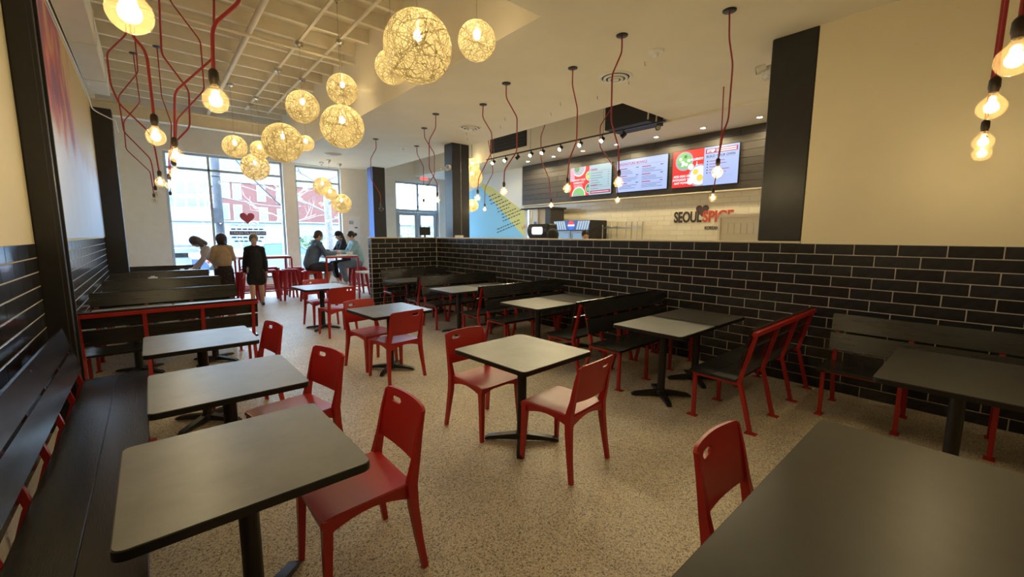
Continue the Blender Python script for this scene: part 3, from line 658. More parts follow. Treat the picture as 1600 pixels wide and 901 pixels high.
# ================================================================ kitchen lights and ceiling fittings
tr = thing('track_light', 'black track with lamp heads in the ceiling recess before the menu boards', 'track light', (7.0, 6.5, 3.66))
MB().box(-.018, .018, -2.53, 2.6, -.012, .012).build('track', M['black'], tr)
for y in (-1.2, 0.9, 2.3): MB().cyl((0, y, .012), (0, y, 4.95-3.66), .005, n=6).build('hanger', M['chrome'], tr)
heads = [(8.813, 1), (8.317, 1), (7.854, 0), (7.375, 1), (6.992, 1), (6.437, 1), (5.877, 1), (5.32, 1), (4.825, 0), (4.114, 0)]
for y, lit in heads:
    yy = y-6.5; dirv = Vector((-.80, -.12, -.55)).normalized() if lit else (Vector((-.5, .55, -.62)) if y > 4.5 else Vector((-.75, -.6, -.1))).normalized()
    c = Vector((0, yy, -.10)); h = MB().cyl(c-dirv*.055, c+dirv*.055, .036, .044, 16, cap=True)
    o = h.build('lamp_head', M['black'], tr)
    MB().bar((0, yy, -.012), (0, yy, -.08), .02, .02).build('stem', M['black'], o)
    MB().cyl(c+dirv*.056, c+dirv*.060, .036, n=16).build('lamp_face', M['hot'] if lit else M['chrome'], o)
    if lit:
        l = lamp('track_spot', 'SPOT', c+dirv*.07, TRACK_W, tr, size=.03, spot_size=math.radians(100), spot_blend=.7); l.rotation_euler = dirv.to_track_quat('-Z', 'Y').to_euler()
DM = MB().lathe([(.0, -.004), (.045, -.004), (.048, -.012), (.07, -.010), (.072, 0)], 24).mesh('downlight_trim', M['white'])
DF = MB().cyl((0, 0, -.0055), (0, 0, -.0035), .044, n=20).mesh('lamp_face', M['hot'])
for k in range(7):
    t = thing('downlight', 'round recessed downlight in the soffit over the menu boards', 'downlight', (8.52, 2.99+1.02*k, ZS), 0, 'recessed downlights over the menu boards')
    mesh_obj('trim', DM, t); mesh_obj('lamp_face', DF, t)
    lamp('downlight_spot', 'SPOT', (0, 0, -.03), DOWN_W, t, size=.05, spot_size=math.radians(165), spot_blend=.35)
for (x, y), lab in (((5.055, 3.645), 'nearest the black column on the half wall'), ((5.132, 7.213), 'near the black corner column'), ((3.952, 11.97), 'near the shop windows')):
    t = thing('air_diffuser', 'round white ceiling air diffuser '+lab, 'air vent', (x, y, ZC), 0, 'round ceiling diffusers')
    for k, (a, b_, z) in enumerate(((.19, .215, -.012), (.13, .155, -.028), (.07, .095, -.040))):
        MB().lathe([(a, z-.004), (b_, z-.012), (b_+.012, z+.004), (b_+.012, z+.012), (a+.02, z+.012), (a, z-.004)], 32).build('ring', M['white'], t)
    MB().lathe([(0, -.05), (.04, -.05), (.05, -.04), (0, -.035)], 24).build('centre_cone', M['white'], t)
    MB().cyl((0, 0, -.004), (0, 0, -.001), .19, n=32).build('throat', M['dark'], t)
for (x, y), lab in (((4.737, 2.852), 'by the diffuser nearest the half wall column'), ((4.996, 9.92), 'over the tiled return wall')):
    t = thing('smoke_detector', 'white smoke detector on the ceiling '+lab, 'smoke detector', (x, y, ZC))
    MB().lathe([(0, -.02), (.085, -.02), (.095, -.006), (.095, 0), (0, 0)], 28).build('base', M['white'], t)
    MB().lathe([(0, -.075), (.022, -.07), (.03, -.055), (.034, -.03), (.05, -.02)], 20).build('sensor', M['white'], t)
for (x, y) in ((4.9, 3.1), (5.3, 3.6), (5.5, 4.3), (5.3, 4.9), (5.6, 5.4), (5.2, 6.2), (5.5, 6.7), (5.3, 7.6), (5.6, 8.0)):
    t = MB().tube(fillet([(x, y, ZC), (x, y, ZC-.035), (x+.012, y, ZC-.05), (x+.02, y, ZC-.04)], .008), .0028, 6).build('ceiling_hook', M['black']); tag(t, 'tiny dark screw hook in the cream ceiling', 'hook', 'screw hooks in the ceiling')
t = thing('exit_sign', 'small red lit exit sign above the entrance door', 'exit sign', (7.98, YF-.02, 3.80))
MB().bbox(-.17, .17, -.05, .02, -.11, .11, .01).build('housing', M['white'], t)
MB().box(-.15, .15, -.054, -.05, -.09, .09).build('lit_face', M['redlit'], t)
def text(name, body, size, mat, parent, loc, rot, extrude=.002, align='CENTER', sx=1, bold=0):
    cu = bpy.data.curves.new(name, 'FONT'); cu.body = body; cu.size = size; cu.extrude = extrude; cu.align_x = align; cu.align_y = 'CENTER'; cu.offset = bold
    tmp = bpy.data.objects.new(name, cu); COL.objects.link(tmp); dg = bpy.context.evaluated_depsgraph_get(); me = bpy.data.meshes.new_from_object(tmp.evaluated_get(dg)); bpy.data.objects.remove(tmp)
    me.materials.clear(); me.materials.append(mat); o = mesh_obj(name, me, parent, loc, rot); o.scale = (sx, 1, 1); return o
text('lettering', 'EXIT', .13, M['white'], t, (0, -.056, 0), (PI/2, 0, 0), bold=.003)
def emergency(label, loc, rz):
    t = thing('emergency_light', label, 'emergency light', loc, rz)
    MB().bbox(-.10, .10, -.07, 0, -.05, .05, .015).build('housing', M['white'], t)
    for s in (-1, 1):
        hd = MB().cyl((s*.11, -.06, .03), (s*.14, -.15, .0), .04, .05, 18).build('lamp_head', M['white'], t)
        MB().cyl((s*.14, -.151, 0), (s*.1415, -.155, -.001), .04, n=16).build('lens', M['chrome'], hd)
emergency('white twin-head emergency light on the column at the half wall corner', (5.60, 8.75, 3.25), -PI/2)
emergency('white twin-head emergency light on the black column above the half wall end', (5.60, 1.84, 3.55), PI)

# ================================================================ murals, menu wall, kitchen
def mural_mat():
    m, nt, b = nmat('painted_mural'); N = nt.nodes.new; L = nt.links.new
    tc = N('ShaderNodeTexCoord'); sp = N('ShaderNodeSeparateXYZ'); L(tc.outputs['Object'], sp.inputs[0])
    mp = N('ShaderNodeMapping'); mp.inputs['Scale'].default_value = (1, 1.6, .55); L(tc.outputs['Object'], mp.inputs[0])
    nz = N('ShaderNodeTexNoise'); nz.inputs['Scale'].default_value = 1.3; nz.inputs['Detail'].default_value = 4; L(mp.outputs[0], nz.inputs['Vector'])
    def math_(op, a, b_):
        n = N('ShaderNodeMath'); n.operation = op
        for k, v in enumerate((a, b_)):
            if isinstance(v, (int, float)): n.inputs[k].default_value = v
            else: L(v, n.inputs[k])
        return n.outputs[0]
    zz = math_('ADD', math_('MULTIPLY', sp.outputs[2], .36), math_('MULTIPLY', math_('SUBTRACT', nz.outputs['Fac'], .5), .35))
    base = ramp(nt, zz, [(.0, (.44, .52, .70)), (.36, (.58, .60, .74)), (.46, (.62, .42, .34)), (.56, (.68, .48, .20)), (1, (.62, .42, .15))])  # base runs from pale blue low down to yellow at the top
    st = N('ShaderNodeTexNoise'); st.inputs['Scale'].default_value = 2.2; st.inputs['Detail'].default_value = 3; st.inputs['Distortion'].default_value = .6; L(mp.outputs[0], st.inputs['Vector'])
    strokes = ramp(nt, st.outputs['Fac'], [(.35, (.16, .10, .26)), (.47, (.42, .07, .09)), (.55, (.62, .16, .14)), (.66, (.60, .42, .20))])
    # strokes fill the end of the painting next to the first column
    ym = math_('ADD', math_('MULTIPLY', sp.outputs[1], -.55), math_('MULTIPLY', math_('SUBTRACT', nz.outputs['Fac'], .5), 1.6))
    msk = N('ShaderNodeMapRange'); L(ym, msk.inputs['Value']); msk.inputs['From Min'].default_value = -1.85; msk.inputs['From Max'].default_value = -1.65
    mz = N('ShaderNodeMapRange'); L(zz, mz.inputs['Value']); mz.inputs['From Min'].default_value = .42; mz.inputs['From Max'].default_value = .50
    mx = N('ShaderNodeMix'); mx.data_type = 'RGBA'; L(math_('MULTIPLY', msk.outputs[0], mz.outputs[0]), mx.inputs['Factor']); L(base, mx.inputs['A']); L(strokes, mx.inputs['B'])
    L(mx.outputs['Result'], b.inputs['Base Color']); b.inputs['Roughness'].default_value = .45; return m
mu = MB().bbox(0, .016, 0, 6.75, 0, 2.66, .003).build('wall_mural', mural_mat(), loc=(LX, 5.33, 1.60)); tag(mu, 'long glossy abstract mural in red, purple and yellow, pale blue towards the bottom', 'mural')

FX = 9.12
kw = bpy.data.objects['wall_kitchen']
MB().box(FX-.002, FX, 1.4, 9.9, .9, 2.57).build('grout_bed', M['whitegrout'], kw, 0)
tiles(kw, 'y', FX-.002, -1, 2.6, 9.9, 3.1, range(9), 230, ztop=2.57, pitch=.33, h=.112, name='white_tile', mat=M['whitetile'], near=2, gap=.004)
MB().box(FX-.012, FX, 2.6, 9.9, .9, 1.56).build('splash_panel', M['whitetile'], kw)
mbw = thing('menu_bulkhead', 'dark plank panel carrying the menu screens', 'panel', (0, 0, 0))
MB().box(9.02, 9.10, 1.40, 9.88, 2.60, 3.79).build('backing', M['black_matte'], mbw)
for j in range(8):
    y = 9.88; k = j % 3
    while y > 1.45:
        Lp = [2.4, 1.5, 3.0, 1.9][k % 4]; k += 1; y2 = max(1.41, y-Lp)
        MB().bbox(9.0, 9.02, y2+.002, y-.002, 2.60+.149*j+.002, 2.60+.149*(j+1)-.002, .002).build('plank', M['menuwood'], mbw); y = y2
MB().box(8.99, 9.10, 1.41, 9.89, 2.572, 2.598).build('bottom_trim', M['cap'], mbw)

def flat(t, u0, u1, v0, v1, mat, lay, name='print'):
    return MB().box(u0, u1, -.031-.0008*lay-.0004, -.031-.0008*lay, v0, v1).build(name, mat, t, 0)
def disc(t, u, v, r, mat, lay, clip=None, name='print', sy=1.0, n=28):
    pts = [(u+r*math.cos(2*PI*k/n), v+r*sy*math.sin(2*PI*k/n)) for k in range(n)]
    if clip: pts = [(min(max(a, clip[0]), clip[1]), min(max(b, clip[2]), clip[3])) for a, b in pts]
    return MB().prism(pts, -.031-.0008*lay-.0004, -.031-.0008*lay, 'y').build(name, mat, t, 0)
E_ = {n: emit('screen_'+n, c, s) for n, (c, s) in dict(pale=((.36, .46, .80), .66), pale2=((.34, .50, .60), .62), red=((.72, .02, .025), .62), white=((.82, .78, .85), .66), ink=((.05, .055, .12), .4), green=((.22, .55, .18), .6), dkgreen=((.05, .25, .12), .5), yolk=((.85, .62, .10), .62), grey=((.40, .43, .55), .55), pink=((.75, .35, .50), .6), wine=((.40, .02, .10), .55)).items()}
def tv(px, label):
    xs = 8.955; c = [onX(x, y, xs) for x, y in px]; y0 = (c[0].y+c[3].y)/2; y1 = (c[1].y+c[2].y)/2; z1 = (c[0].z+c[1].z)/2; z0 = (c[2].z+c[3].z)/2
    w, h = (y0-y1)/2, (z1-z0)/2; t = thing('menu_screen', label, 'screen', (xs+.03, (y0+y1)/2, (z0+z1)/2), -PI/2, 'menu screens')
    MB().bbox(-w-.012, w+.012, -.03, .005, -h-.012, h+.012, .004).build('bezel', M['screenblack'], t)
    MB().box(-.2, .2, .005, .015, -.15, .15).build('bracket', M['black'], t)
    return t, w, h
def lines(t, u0, u1, v, n, dv, mat, lay, rnd, hgt=.009):
    for k in range(n):
        u = u0; e = u0+(u1-u0)*rnd.uniform(.6, 1)
        flat(t, u, e, v-dv*k-hgt/2, v-dv*k+hgt/2, mat, lay)
rg = random.Random(5); TR = (PI/2, 0, 0)
def ttx(t, body, size, mat, u, v, lay=3, align='CENTER', bold=.0, rot=0, sx=1): return text('lettering', body, size, mat, t, (u, -.032-.0008*lay, v), (PI/2, rot, 0), .0003, align, sx, bold)
# screen with drinks and sweets
t, w, h = tv([(889.9, 262.8), (954.5, 254.2), (956, 301), (892, 307.6)], 'menu screen with red half and drinks list')
flat(t, -w, -.02, -h, h, E_['red'], 0); flat(t, -.02, w, -h, h, E_['pale2'], 0)
flat(t, -w, -w+.16, .02, h, E_['pink'], 1)
cl = (-w+.001, -.021, -h+.001, h-.001)
for (u, v, r, a, b_) in ((-w*.55, h*.95, .23, 'grey', 'dkgreen'), (-w*.55, -h*.98, .24, 'green', 'grey'), (-.02, .12, .12, 'green', 'yolk'), (-.02, -.20, .13, 'dkgreen', 'green')):
    disc(t, u, v, r, E_['white'], 1, cl); disc(t, u, v, r*.88, E_[a], 2, cl); disc(t, u-r*.3, v-.02, r*.38, E_[b_], 3, cl)
ttx(t, 'SUPPORT YOUR', .062, E_['white'], -w*.55, .04, bold=.002); ttx(t, 'COMMUNITY', .062, E_['white'], -w*.55, -.035, bold=.002)
lines(t, -w*.8, -w*.3, -.09, 3, .03, E_['white'], 3, rg)
ttx(t, 'DRINKS', .06, E_['wine'], .03, h*.68, align='LEFT', bold=.002); ttx(t, 'SWEETS', .06, E_['wine'], .03, -h*.38, align='LEFT', bold=.002)
flat(t, .03, w*.92, h*.58-.003, h*.58+.001, E_['wine'], 1); flat(t, .03, w*.92, -h*.49-.003, -h*.49+.001, E_['wine'], 1)
lines(t, .03, w*.62, h*.44, 6, .062, E_['ink'], 1, rg); lines(t, w*.84, w*.92, h*.44, 6, .062, E_['ink'], 1, rg); lines(t, .03, w*.5, -h*.60, 1, .05, E_['ink'], 1, rg)
flat(t, .02, w*.97, -h*.92, -h*.72, E_['wine'], 1); flat(t, .05, w*.9, -h*.84, -h*.80, E_['white'], 2)
# signature bowls
t, w, h = tv([(962.7, 252.5), (1042.8, 240), (1042.8, 294), (965, 300.7)], 'all pale menu screen in two columns, between the two with red halves')
flat(t, -w, w, -h, h, E_['pale'], 0); ttx(t, 'SIGNATURE BOWLS', .085, E_['wine'], -w*.9, h*.74, align='LEFT', bold=.001)
flat(t, -w*.9, w*.88, h*.60, h*.61, E_['wine'], 1)
for cu in (-w*.9, w*.04):
    for r in range(3):
        v = h*(.45-.46*r); flat(t, cu, cu+w*.34, v-.010, v+.010, E_['wine'], 1); flat(t, cu+w*.70, cu+w*.80, v-.004, v+.012, E_['ink'], 1)
        lines(t, cu, cu+w*.8, v-.05, 3, .036, E_['ink'], 1, rg, .008)
# build your own
t, w, h = tv([(1051, 239), (1154, 222), (1154, 286), (1051, 293)], 'menu screen with bright red half showing two food bowls')
flat(t, -w, 0, -h, h, E_['red'], 0); flat(t, 0, w, -h, h, E_['pale'], 0); cl = (-w+.001, -.001, -h+.001, h-.001)
disc(t, -w*.62, h*.42, .20, E_['grey'], 1, cl); disc(t, -w*.62, h*.44, .165, E_['green'], 2, cl); disc(t, -w*.68, h*.30, .06, E_['white'], 3, cl); disc(t, -w*.40, h*.08, .065, E_['white'], 3, cl)
for k in range(5): disc(t, -w*.62+.10*math.cos(k*1.3), h*.44+.09*math.sin(k*1.3), .035, E_['dkgreen' if k % 2 else 'white'], 3, cl)
disc(t, -w*.12, -h*.42, .235, E_['grey'], 1, cl); disc(t, -w*.12, -h*.42, .20, E_['white'], 2, cl); disc(t, -w*.24, -h*.22, .06, E_['yolk'], 3, cl); disc(t, -w*.10, -h*.56, .07, E_['yolk'], 3, cl); disc(t, -w*.40, -h*.72, .065, E_['white'], 3, cl)
ttx(t, 'ALLERGY?', .062, E_['white'], -w*.22, h*.46, bold=.003); flat(t, -w*.225, -w*.205, h*.18, h*.34, E_['white'], 3); disc(t, -w*.215, h*.16, .028, E_['white'], 3, n=3)
for k, s in enumerate(('ADD EGG OR', 'AVOCADO TO', 'ANY BOWL!')): ttx(t, s, .062, E_['white'], -w*.68, -h*.40-k*.072, bold=.003)
flat(t, w*.04, w*.96, h*.66, h*.90, E_['wine'], 1); ttx(t, 'STEP 1/', .078, E_['white'], w*.08, h*.775, align='LEFT', bold=.004); flat(t, w*.47, w*.92, h*.80, h*.86, E_['white'], 2); flat(t, w*.47, w*.92, h*.70, h*.76, E_['white'], 2)
ttx(t, 'BUILD YOUR OWN', .066, E_['ink'], w*.07, h*.50, align='LEFT', bold=.001); flat(t, w*.06, w*.90, h*.395, h*.40, E_['ink'], 1)
for k in range(5): disc(t, w*.11, h*(.25-.15*k), .014, E_['ink'], 1); flat(t, w*.17, w*(.42+.35*rg.random()), h*(.25-.15*k)-.006, h*(.25-.15*k)+.006, E_['wine'], 1)
lines(t, w*.07, w*.9, -h*.52, 5, .03, E_['grey'], 1, rg, .004)

# sign on the tiled wall
M['ink'] = pbr('dark_sign', (.03, .018, .016), .5); M['signred'] = pbr('red_sign', (.50, .06, .035), .5); M['heart'] = pbr('dark_heart', (.07, .035, .035), .5)
a = onX(1053, 341, FX-.02); b_ = onX(1146, 334, FX-.02); zc = 2.065; W = a.y-b_.y
sg = thing('wall_sign', 'shop name sign with a heart in dark and red letters on white tiles', 'sign', (FX-.008, (a.y+b_.y)/2, zc), -PI/2)
o1 = text('lettering', 'SEOUL', .27, M['ink'], sg, (-W/2, -.006, 0), TR, .006, 'LEFT', 1, bold=.007)
def fitw(o, width, height):
    xs = [v.co.x for v in o.data.vertices]; ys = [v.co.y for v in o.data.vertices]; sx = width/(max(xs)-min(xs)); sy = height/(max(ys)-min(ys)); o.scale = (sx, sy, 1); return min(xs)*sx
HT = .245
m0 = fitw(o1, W*.492, HT); o1.location.x = -W/2-m0
o2 = text('lettering', 'SPICE', .27, M['signred'], sg, (0, -.006, 0), TR, .006, 'LEFT', 1, bold=.007); m0 = fitw(o2, W*.492, HT); o2.location.x = W*.008-m0
def heart(cx, cz, s, n=40):
    P = []
    for k in range(n):
        u = 2*PI*k/n; P.append((cx+s*16*math.sin(u)**3/17, cz+s*(13*math.cos(u)-5*math.cos(2*u)-2*math.cos(3*u)-math.cos(4*u))/17))
    return P
MB().prism(heart(-W*.005, .15, .15), -.008, -.003, 'y').build('heart_emblem', M['heart'], sg)
text('lettering', 'KOREAN COMFORT', .10, M['ink'], sg, (W*.05, -.005, -.235), TR, .003, 'LEFT', .75, bold=.002)

# blue, yellow and white mural on the far kitchen wall
M['mblue'] = pbr('mural_blue', (.28, .66, .95), .55); M['myellow'] = pbr('mural_yellow', (.72, .70, .22), .55); M['mwhite'] = pbr('mural_white', (.80, .84, .86), .6); M['mink'] = pbr('mural_ink', (.06, .08, .10), .6)
mm = thing('painted_wall_graphic', 'blue wall graphic with a yellow diagonal band and slanted lines of print', 'mural', (FX, 12, 2))
def wp(x, y): p = onX(x, y, FX); return (p.y-12, p.z-2)
MB().box(-.004, 0, -2.08, 2.28, -1.9, 1.78).build('white_field', M['mwhite'], mm)
MB().prism([(2.27, -1.9), (2.27, 1.25), wp(733, 300), wp(751, 291), wp(822, 373), (-2.0, -1.9)], -.006, -.004, 'x').build('blue_field', M['mblue'], mm)
MB().prism([wp(751, 291), wp(754, 286), wp(768, 292), wp(833, 341), wp(835, 352), wp(828, 373), wp(822, 373)], -.0065, -.0045, 'x').build('yellow_band', M['myellow'], mm)
pr = random.Random(9); tl = MB()
for k, (x0_, y0_, x1_) in enumerate(((764, 308, 776), (765, 314, 783), (767, 319.5, 785), (775, 321.5, 794), (777, 327, 798), (778, 332, 796), (784, 336, 808), (785, 341, 814), (786, 346, 813), (777, 359, 813), (777, 364, 813))):
    x = x0_
    while x < x1_-1:
        e = min(x1_, x+pr.uniform(2, 4.5)); sl = -.42; ya = y0_+(x-x0_)*sl; yb = y0_+(e-x0_)*sl
        A, B = wp(x, ya), wp(e, yb); C, D = wp(e, yb-1.7), wp(x, ya-1.7); tl.prism([A, B, C, D], -.008, -.0066, 'x'); x = e+1.1
o = tl.build('print_lines', M['mink'], mm, 0); o['kind'] = 'stuff'
p = onX(824, 352, FX); tx = text('lettering', 'HEART', .17, M['signred'], mm, (-.009, p.y-12, p.z-2), (PI/2, 0, -PI/2), .001); tx.rotation_euler = (PI/2, -.40, -PI/2)

# ---- kitchen equipment
ct = thing('service_counter', 'long stainless counter behind the half wall', 'counter', (0, 0, 0))
MB().bbox(6.55, 7.45, 2.2, 8.2, .96, 1.0, .004).build('worktop', M['steel'], ct); MB().box(6.6, 7.4, 2.25, 8.15, 0, .96).build('cabinet', M['black_matte'], ct)
sm = thing('drink_dispenser', 'black drink dispenser with a white lit badge behind the half wall', 'dispenser', (7.0, 7.08, 1.0))
MB().bbox(.0, .30, -.32, .36, 0, .93, .03).build('body', M['black'], sm)
MB().patch([[(-.02-.06*math.sin(PI*k/6), -.31, .62+.3*k/6), (-.02-.06*math.sin(PI*k/6), .33, .62+.3*k/6)] for k in range(7)], (.05, 0, 0)).build('hood', M['black'], sm)
MB().prism(rrect(-.20, .16, .68, .86, .05), -.092, -.084, 'x').build('lit_badge', emit('badge_white', (.9, .93, 1), .6), sm)
for k in range(4): MB().cyl((-.03, -.2+.13*k, .45), (-.03, -.2+.13*k, .58), .018, n=8).build('nozzle', M['steel'], sm)
MB().box(-.25, .0, -.34, .34, 0, .05).build('drip_tray', M['steel'], sm)
fr = thing('drinks_fridge', 'two-door drinks fridge with blue lit header and round emblem', 'fridge', (8.3, 7.20, 0), -PI/2)
MB().bbox(-.58, .58, 0, .72, .0, 2.05, .01).build('body', M['black_matte'], fr)
hd = MB().box(-.57, .57, -.02, 0, 1.80, 2.04).build('header', emit('header_blue', (.06, .14, .42), .5), fr)
M['wavew'] = emit('header_wave', (.55, .68, .75), .5)
for s in (-1, 1):
    mw = MB()
    for k in range(5):
        u = s*(.17+.08*k); mw.prism([(u, 1.81), (u+s*.05, 1.81), (u+s*.12, 2.03), (u+s*.06, 2.03), (u+s*.03, 1.92)], -.0215, -.0205, 'y')
    mw.build('wave_print', M['wavew'], hd)
for nm_, z0_, z1_, c in (('emblem_top', .02, .11, (.8, .05, .06)), ('emblem_middle', -.02, .02, (.9, .9, .92)), ('emblem_bottom', -.11, -.02, (.04, .12, .55))):
    P = []; n = 16
    for k in range(n+1):
        z = z0_+(z1_-z0_)*k/n; P.append((math.sqrt(max(0, .1105**2-z*z)), 1.92+z))
    MB().prism([(-a, b) for a, b in P][::-1]+P, -.0235, -.0218, 'y').build(nm_, emit(nm_, c, .9), hd)
for a, b in ((-.56, -.01), (.01, .56)):
    dr = MB().box(a, a+.05, -.03, 0, .15, 1.78).box(b-.05, b, -.03, 0, .15, 1.78).box(a+.05, b-.05, -.03, 0, 1.72, 1.78).box(a+.05, b-.05, -.03, 0, .15, .21).build('door', M['alu'], fr)
    MB().box(a+.05, b-.05, -.018, -.012, .21, 1.72).build('pane', emit('cool_glow', (.30, .48, .66), .4), dr)
    MB().box(b-.045 if a < 0 else a+.02, b-.02 if a < 0 else a+.045, -.06, -.03, .8, 1.5).build('handle', M['steel'], dr)
MB().lathe([(.10, 0), (.24, .002), (.34, .0), (.34, -.004), (.1, -.004)], 30, (0, 0, 0)).build('side_print', M['black'], fr, loc=(.583, .36, 1.55), rot=(0, PI/2, 0))
cbn = thing('kitchen_cabinet', 'tall cabinet with pale front and dark overhanging top beside the mural', 'cabinet', (8.4, 8.62, 0), -PI/2)
MB().box(-.60, .60, -.05, .6, 2.40, 2.44).build('top', M['black_matte'], cbn)
MB().cyl((-.33, .18, 0), (-.33, .18, 2.40), .17, n=24).build('round_side', M['steel'], cbn); MB().box(-.16, .06, 0, .55, 0, 2.40).build('white_panel', M['white'], cbn)
MB().box(.06, .36, .05, .55, 0, 2.40).build('cream_panel', M['cream'], cbn); MB().box(.36, .56, 0, .55, 0, 2.40).build('dark_end', M['menuwood'], cbn)
MB().box(-.09, .02, -.004, 0, 1.9, 2.05).build('notice', M['blue'], cbn)
rk = thing('wire_rack', 'metal wire rack with thin posts in front of the white tiled wall', 'rack', (8.85, 6.02, 0))
for y in (-.47, -.17, .25, .52):
    for x in (-.12, .12): MB().cyl((x, y, 0), (x, y, 2.0 if y < .4 else 1.93), .013, n=8).build('post', M['steel'], rk)
for z in (1.86, 1.35, .8, .3):
    MB().bar((-.12, -.47, z), (-.12, .52, z), .012, .03).bar((.12, -.47, z), (.12, .52, z), .012, .03).build('shelf_rail', M['steel'], rk)
pn = thing('cream_screen_panel', 'cream framed panel standing in front of the shop name sign', 'panel', (8.2, 3.05, 0), -PI/2)
MB().box(-.36, .36, 0, .03, 0, 2.0).build('board', M['cream'], pn)
for a, b, c, d in ((-.40, -.36, 0, 2.06), (.36, .40, 0, 2.06), (-.36, .36, 2.0, 2.06)): MB().box(a, b, -.025, .035, c, d).build('frame', M['cap'], pn)
for k in range(6): MB().bbox(-.33+.11*k, -.225+.11*k, -.012, 0, 1.70, 1.90, .004).build('slat', M['cream'], pn)
# ledge items
mo = thing('monitor', 'small black monitor standing on the ledge of the tiled return wall', 'monitor', (5.15, 9.21, TZ+.024), 0)
MB().box(-.07, .07, -.05, .05, 0, .008).build('foot', M['black'], mo); MB().box(-.02, .02, -.01, .01, .008, .06).build('neck', M['black'], mo); MB().bbox(-.15, .15, -.02, .015, .05, .25, .006).build('screen', M['black'], mo)
bx = thing('paper_tray', 'small tan tray of paper slips on the half wall ledge', 'tray', (5.52, 8.25, TZ+.024))
MB().box(-.05, .05, -.11, .11, 0, .008).box(-.05, -.042, -.11, .11, .008, .05).box(.042, .05, -.11, .11, .008, .05).build('tray', M['cream'], bx); MB().box(-.035, .035, -.09, .09, .008, .04).build('slips', M['paper'], bx)
# duct and tray in the recess
dk = thing('black_duct', 'black duct hanging at the near end of the ceiling recess', 'duct', (6.85, 4.85, 3.74)); MB().box(.20, .74, -.50, .45, .0, .80).build('duct_body', M['dark'], dk)
for x in (.02, .30): MB().bar((x+.15, -.52, .02), (x+.25, -.52, 1.19), .02, .02).build('strut', M['joist'], dk)
d2 = thing('black_grille', 'black louvred grille on the far side of the ceiling recess', 'grille', (X2-.012, 8.95, 4.25)); MB().box(-.02, .012, -.75, .75, -.28, .28).build('grille_frame', M['dark'], d2)
for k in range(6): MB().box(-.03, -.02, -.72, .72, -.25+.09*k, -.22+.09*k).build('louvre', M['black_matte'], d2)
pi = MB().tube([(6.5, 4.4, 4.25), (6.5, 12, 4.25)], .04, 10).build('recess_pipe', M['joist']); tag(pi, 'cream pipe inside the ceiling recess', 'pipe')
# poster on the front wall
po = thing('notice_board', 'pale grey notice board with small dark notes beside the narrow window', 'poster', (5.31, YF, 1.82))
MB().bbox(-.20, .20, -.015, 0, -.45, .45, .004).build('board', M['paper'], po)
for u, v, a, b, mt in ((-.10, .25, .15, .12, 'alu'), (.06, .08, .10, .035, 'ink'), (-.12, -.12, .05, .035, 'ink'), (.02, -.2, .15, .14, 'white'), (-.06, .33, .11, .06, 'white')): MB().box(u-a/2, u+a/2, -.018, -.015, v-b/2, v+b/2).build('note', M[mt], po)
# window decal, read from outside
dc = thing('window_decal', 'red heart and lettering on the shop window glass, mirrored from inside', 'decal', (2.235, YF+.150, 1.93), 0)
M['decalred'] = pbr('decal_red', (.42, .06, .09), .6); M['decalblue'] = pbr('decal_blue', (.07, .10, .20), .6)
MB().prism(heart(0, .215, .20), -.002, 0, 'y').build('heart_emblem', M['decalred'], dc)
for k, (s, z, sz, mt) in enumerate((("LET'S GET SOCIAL WITH", -.02, .085, 'decalblue'), ('KOREAN AT HEART', -.235, .10, 'paper'), ('GLUTEN', -.60, .09, 'decalblue'))):
    text('lettering', s, sz, M[mt], dc, (0, -.003 if k != 1 else -.004, z), (PI/2, 0, PI), .0005, 'CENTER', .95)
MB().box(-.46, .46, -.002, 0, -.295, -.175).build('lettering_band', M['decalblue'], dc)
for z, w_ in ((-.12, .42), (-.36, .42), (-.47, .36)):
    for k in range(6): MB().box(-w_+k*w_/3, -w_+k*w_/3+w_*.27, -.002, 0, z-.02, z+.02).build('small_print', M['decalblue'], dc)

# ================================================================ bar tables, stools
def bar_table(label, x0, x1, y0, y1, h):
    t = thing('bar_table', label, 'table', ((x0+x1)/2, (y0+y1)/2, 0), 0, 'red bar tables'); w = (x1-x0)/2; d = (y1-y0)/2
    MB().box(-w, w, -d, d, h-.02, h).build('tabletop', M['white'], t)
    for a, b, c, e in ((-w-.004, w+.004, -d-.004, -d+.03), (-w-.004, w+.004, d-.03, d+.004), (-w-.004, -w+.03, -d+.03, d-.03), (w-.03, w+.004, -d+.03, d-.03)): MB().box(a, b, c, e, h-.065, h-.0201).build('apron', M['redmetal'], t)
    for sx in (-1, 1):
        for sy in (-1, 1): MB().box(sx*w-.02, sx*w+.02, sy*d-.02, sy*d+.02, 0, h-.065).build('leg', M['redmetal'], t)
        MB().box(sx*w-.015, sx*w+.015, -d+.02, d-.02, .20, .24).build('foot_rail', M['redmetal'], t)
    MB().box(-w+.015, w-.015, d-.015, d+.015, .20, .24).build('foot_rail', M['redmetal'], t)
    return t
bar_table('red framed bar table with three people seated', 3.27, 4.05, 10.75, 12.4, 1.14)
bar_table('red framed bar table in front of the wide shop window', 1.62, 2.78, 12.02, 12.68, 1.11)
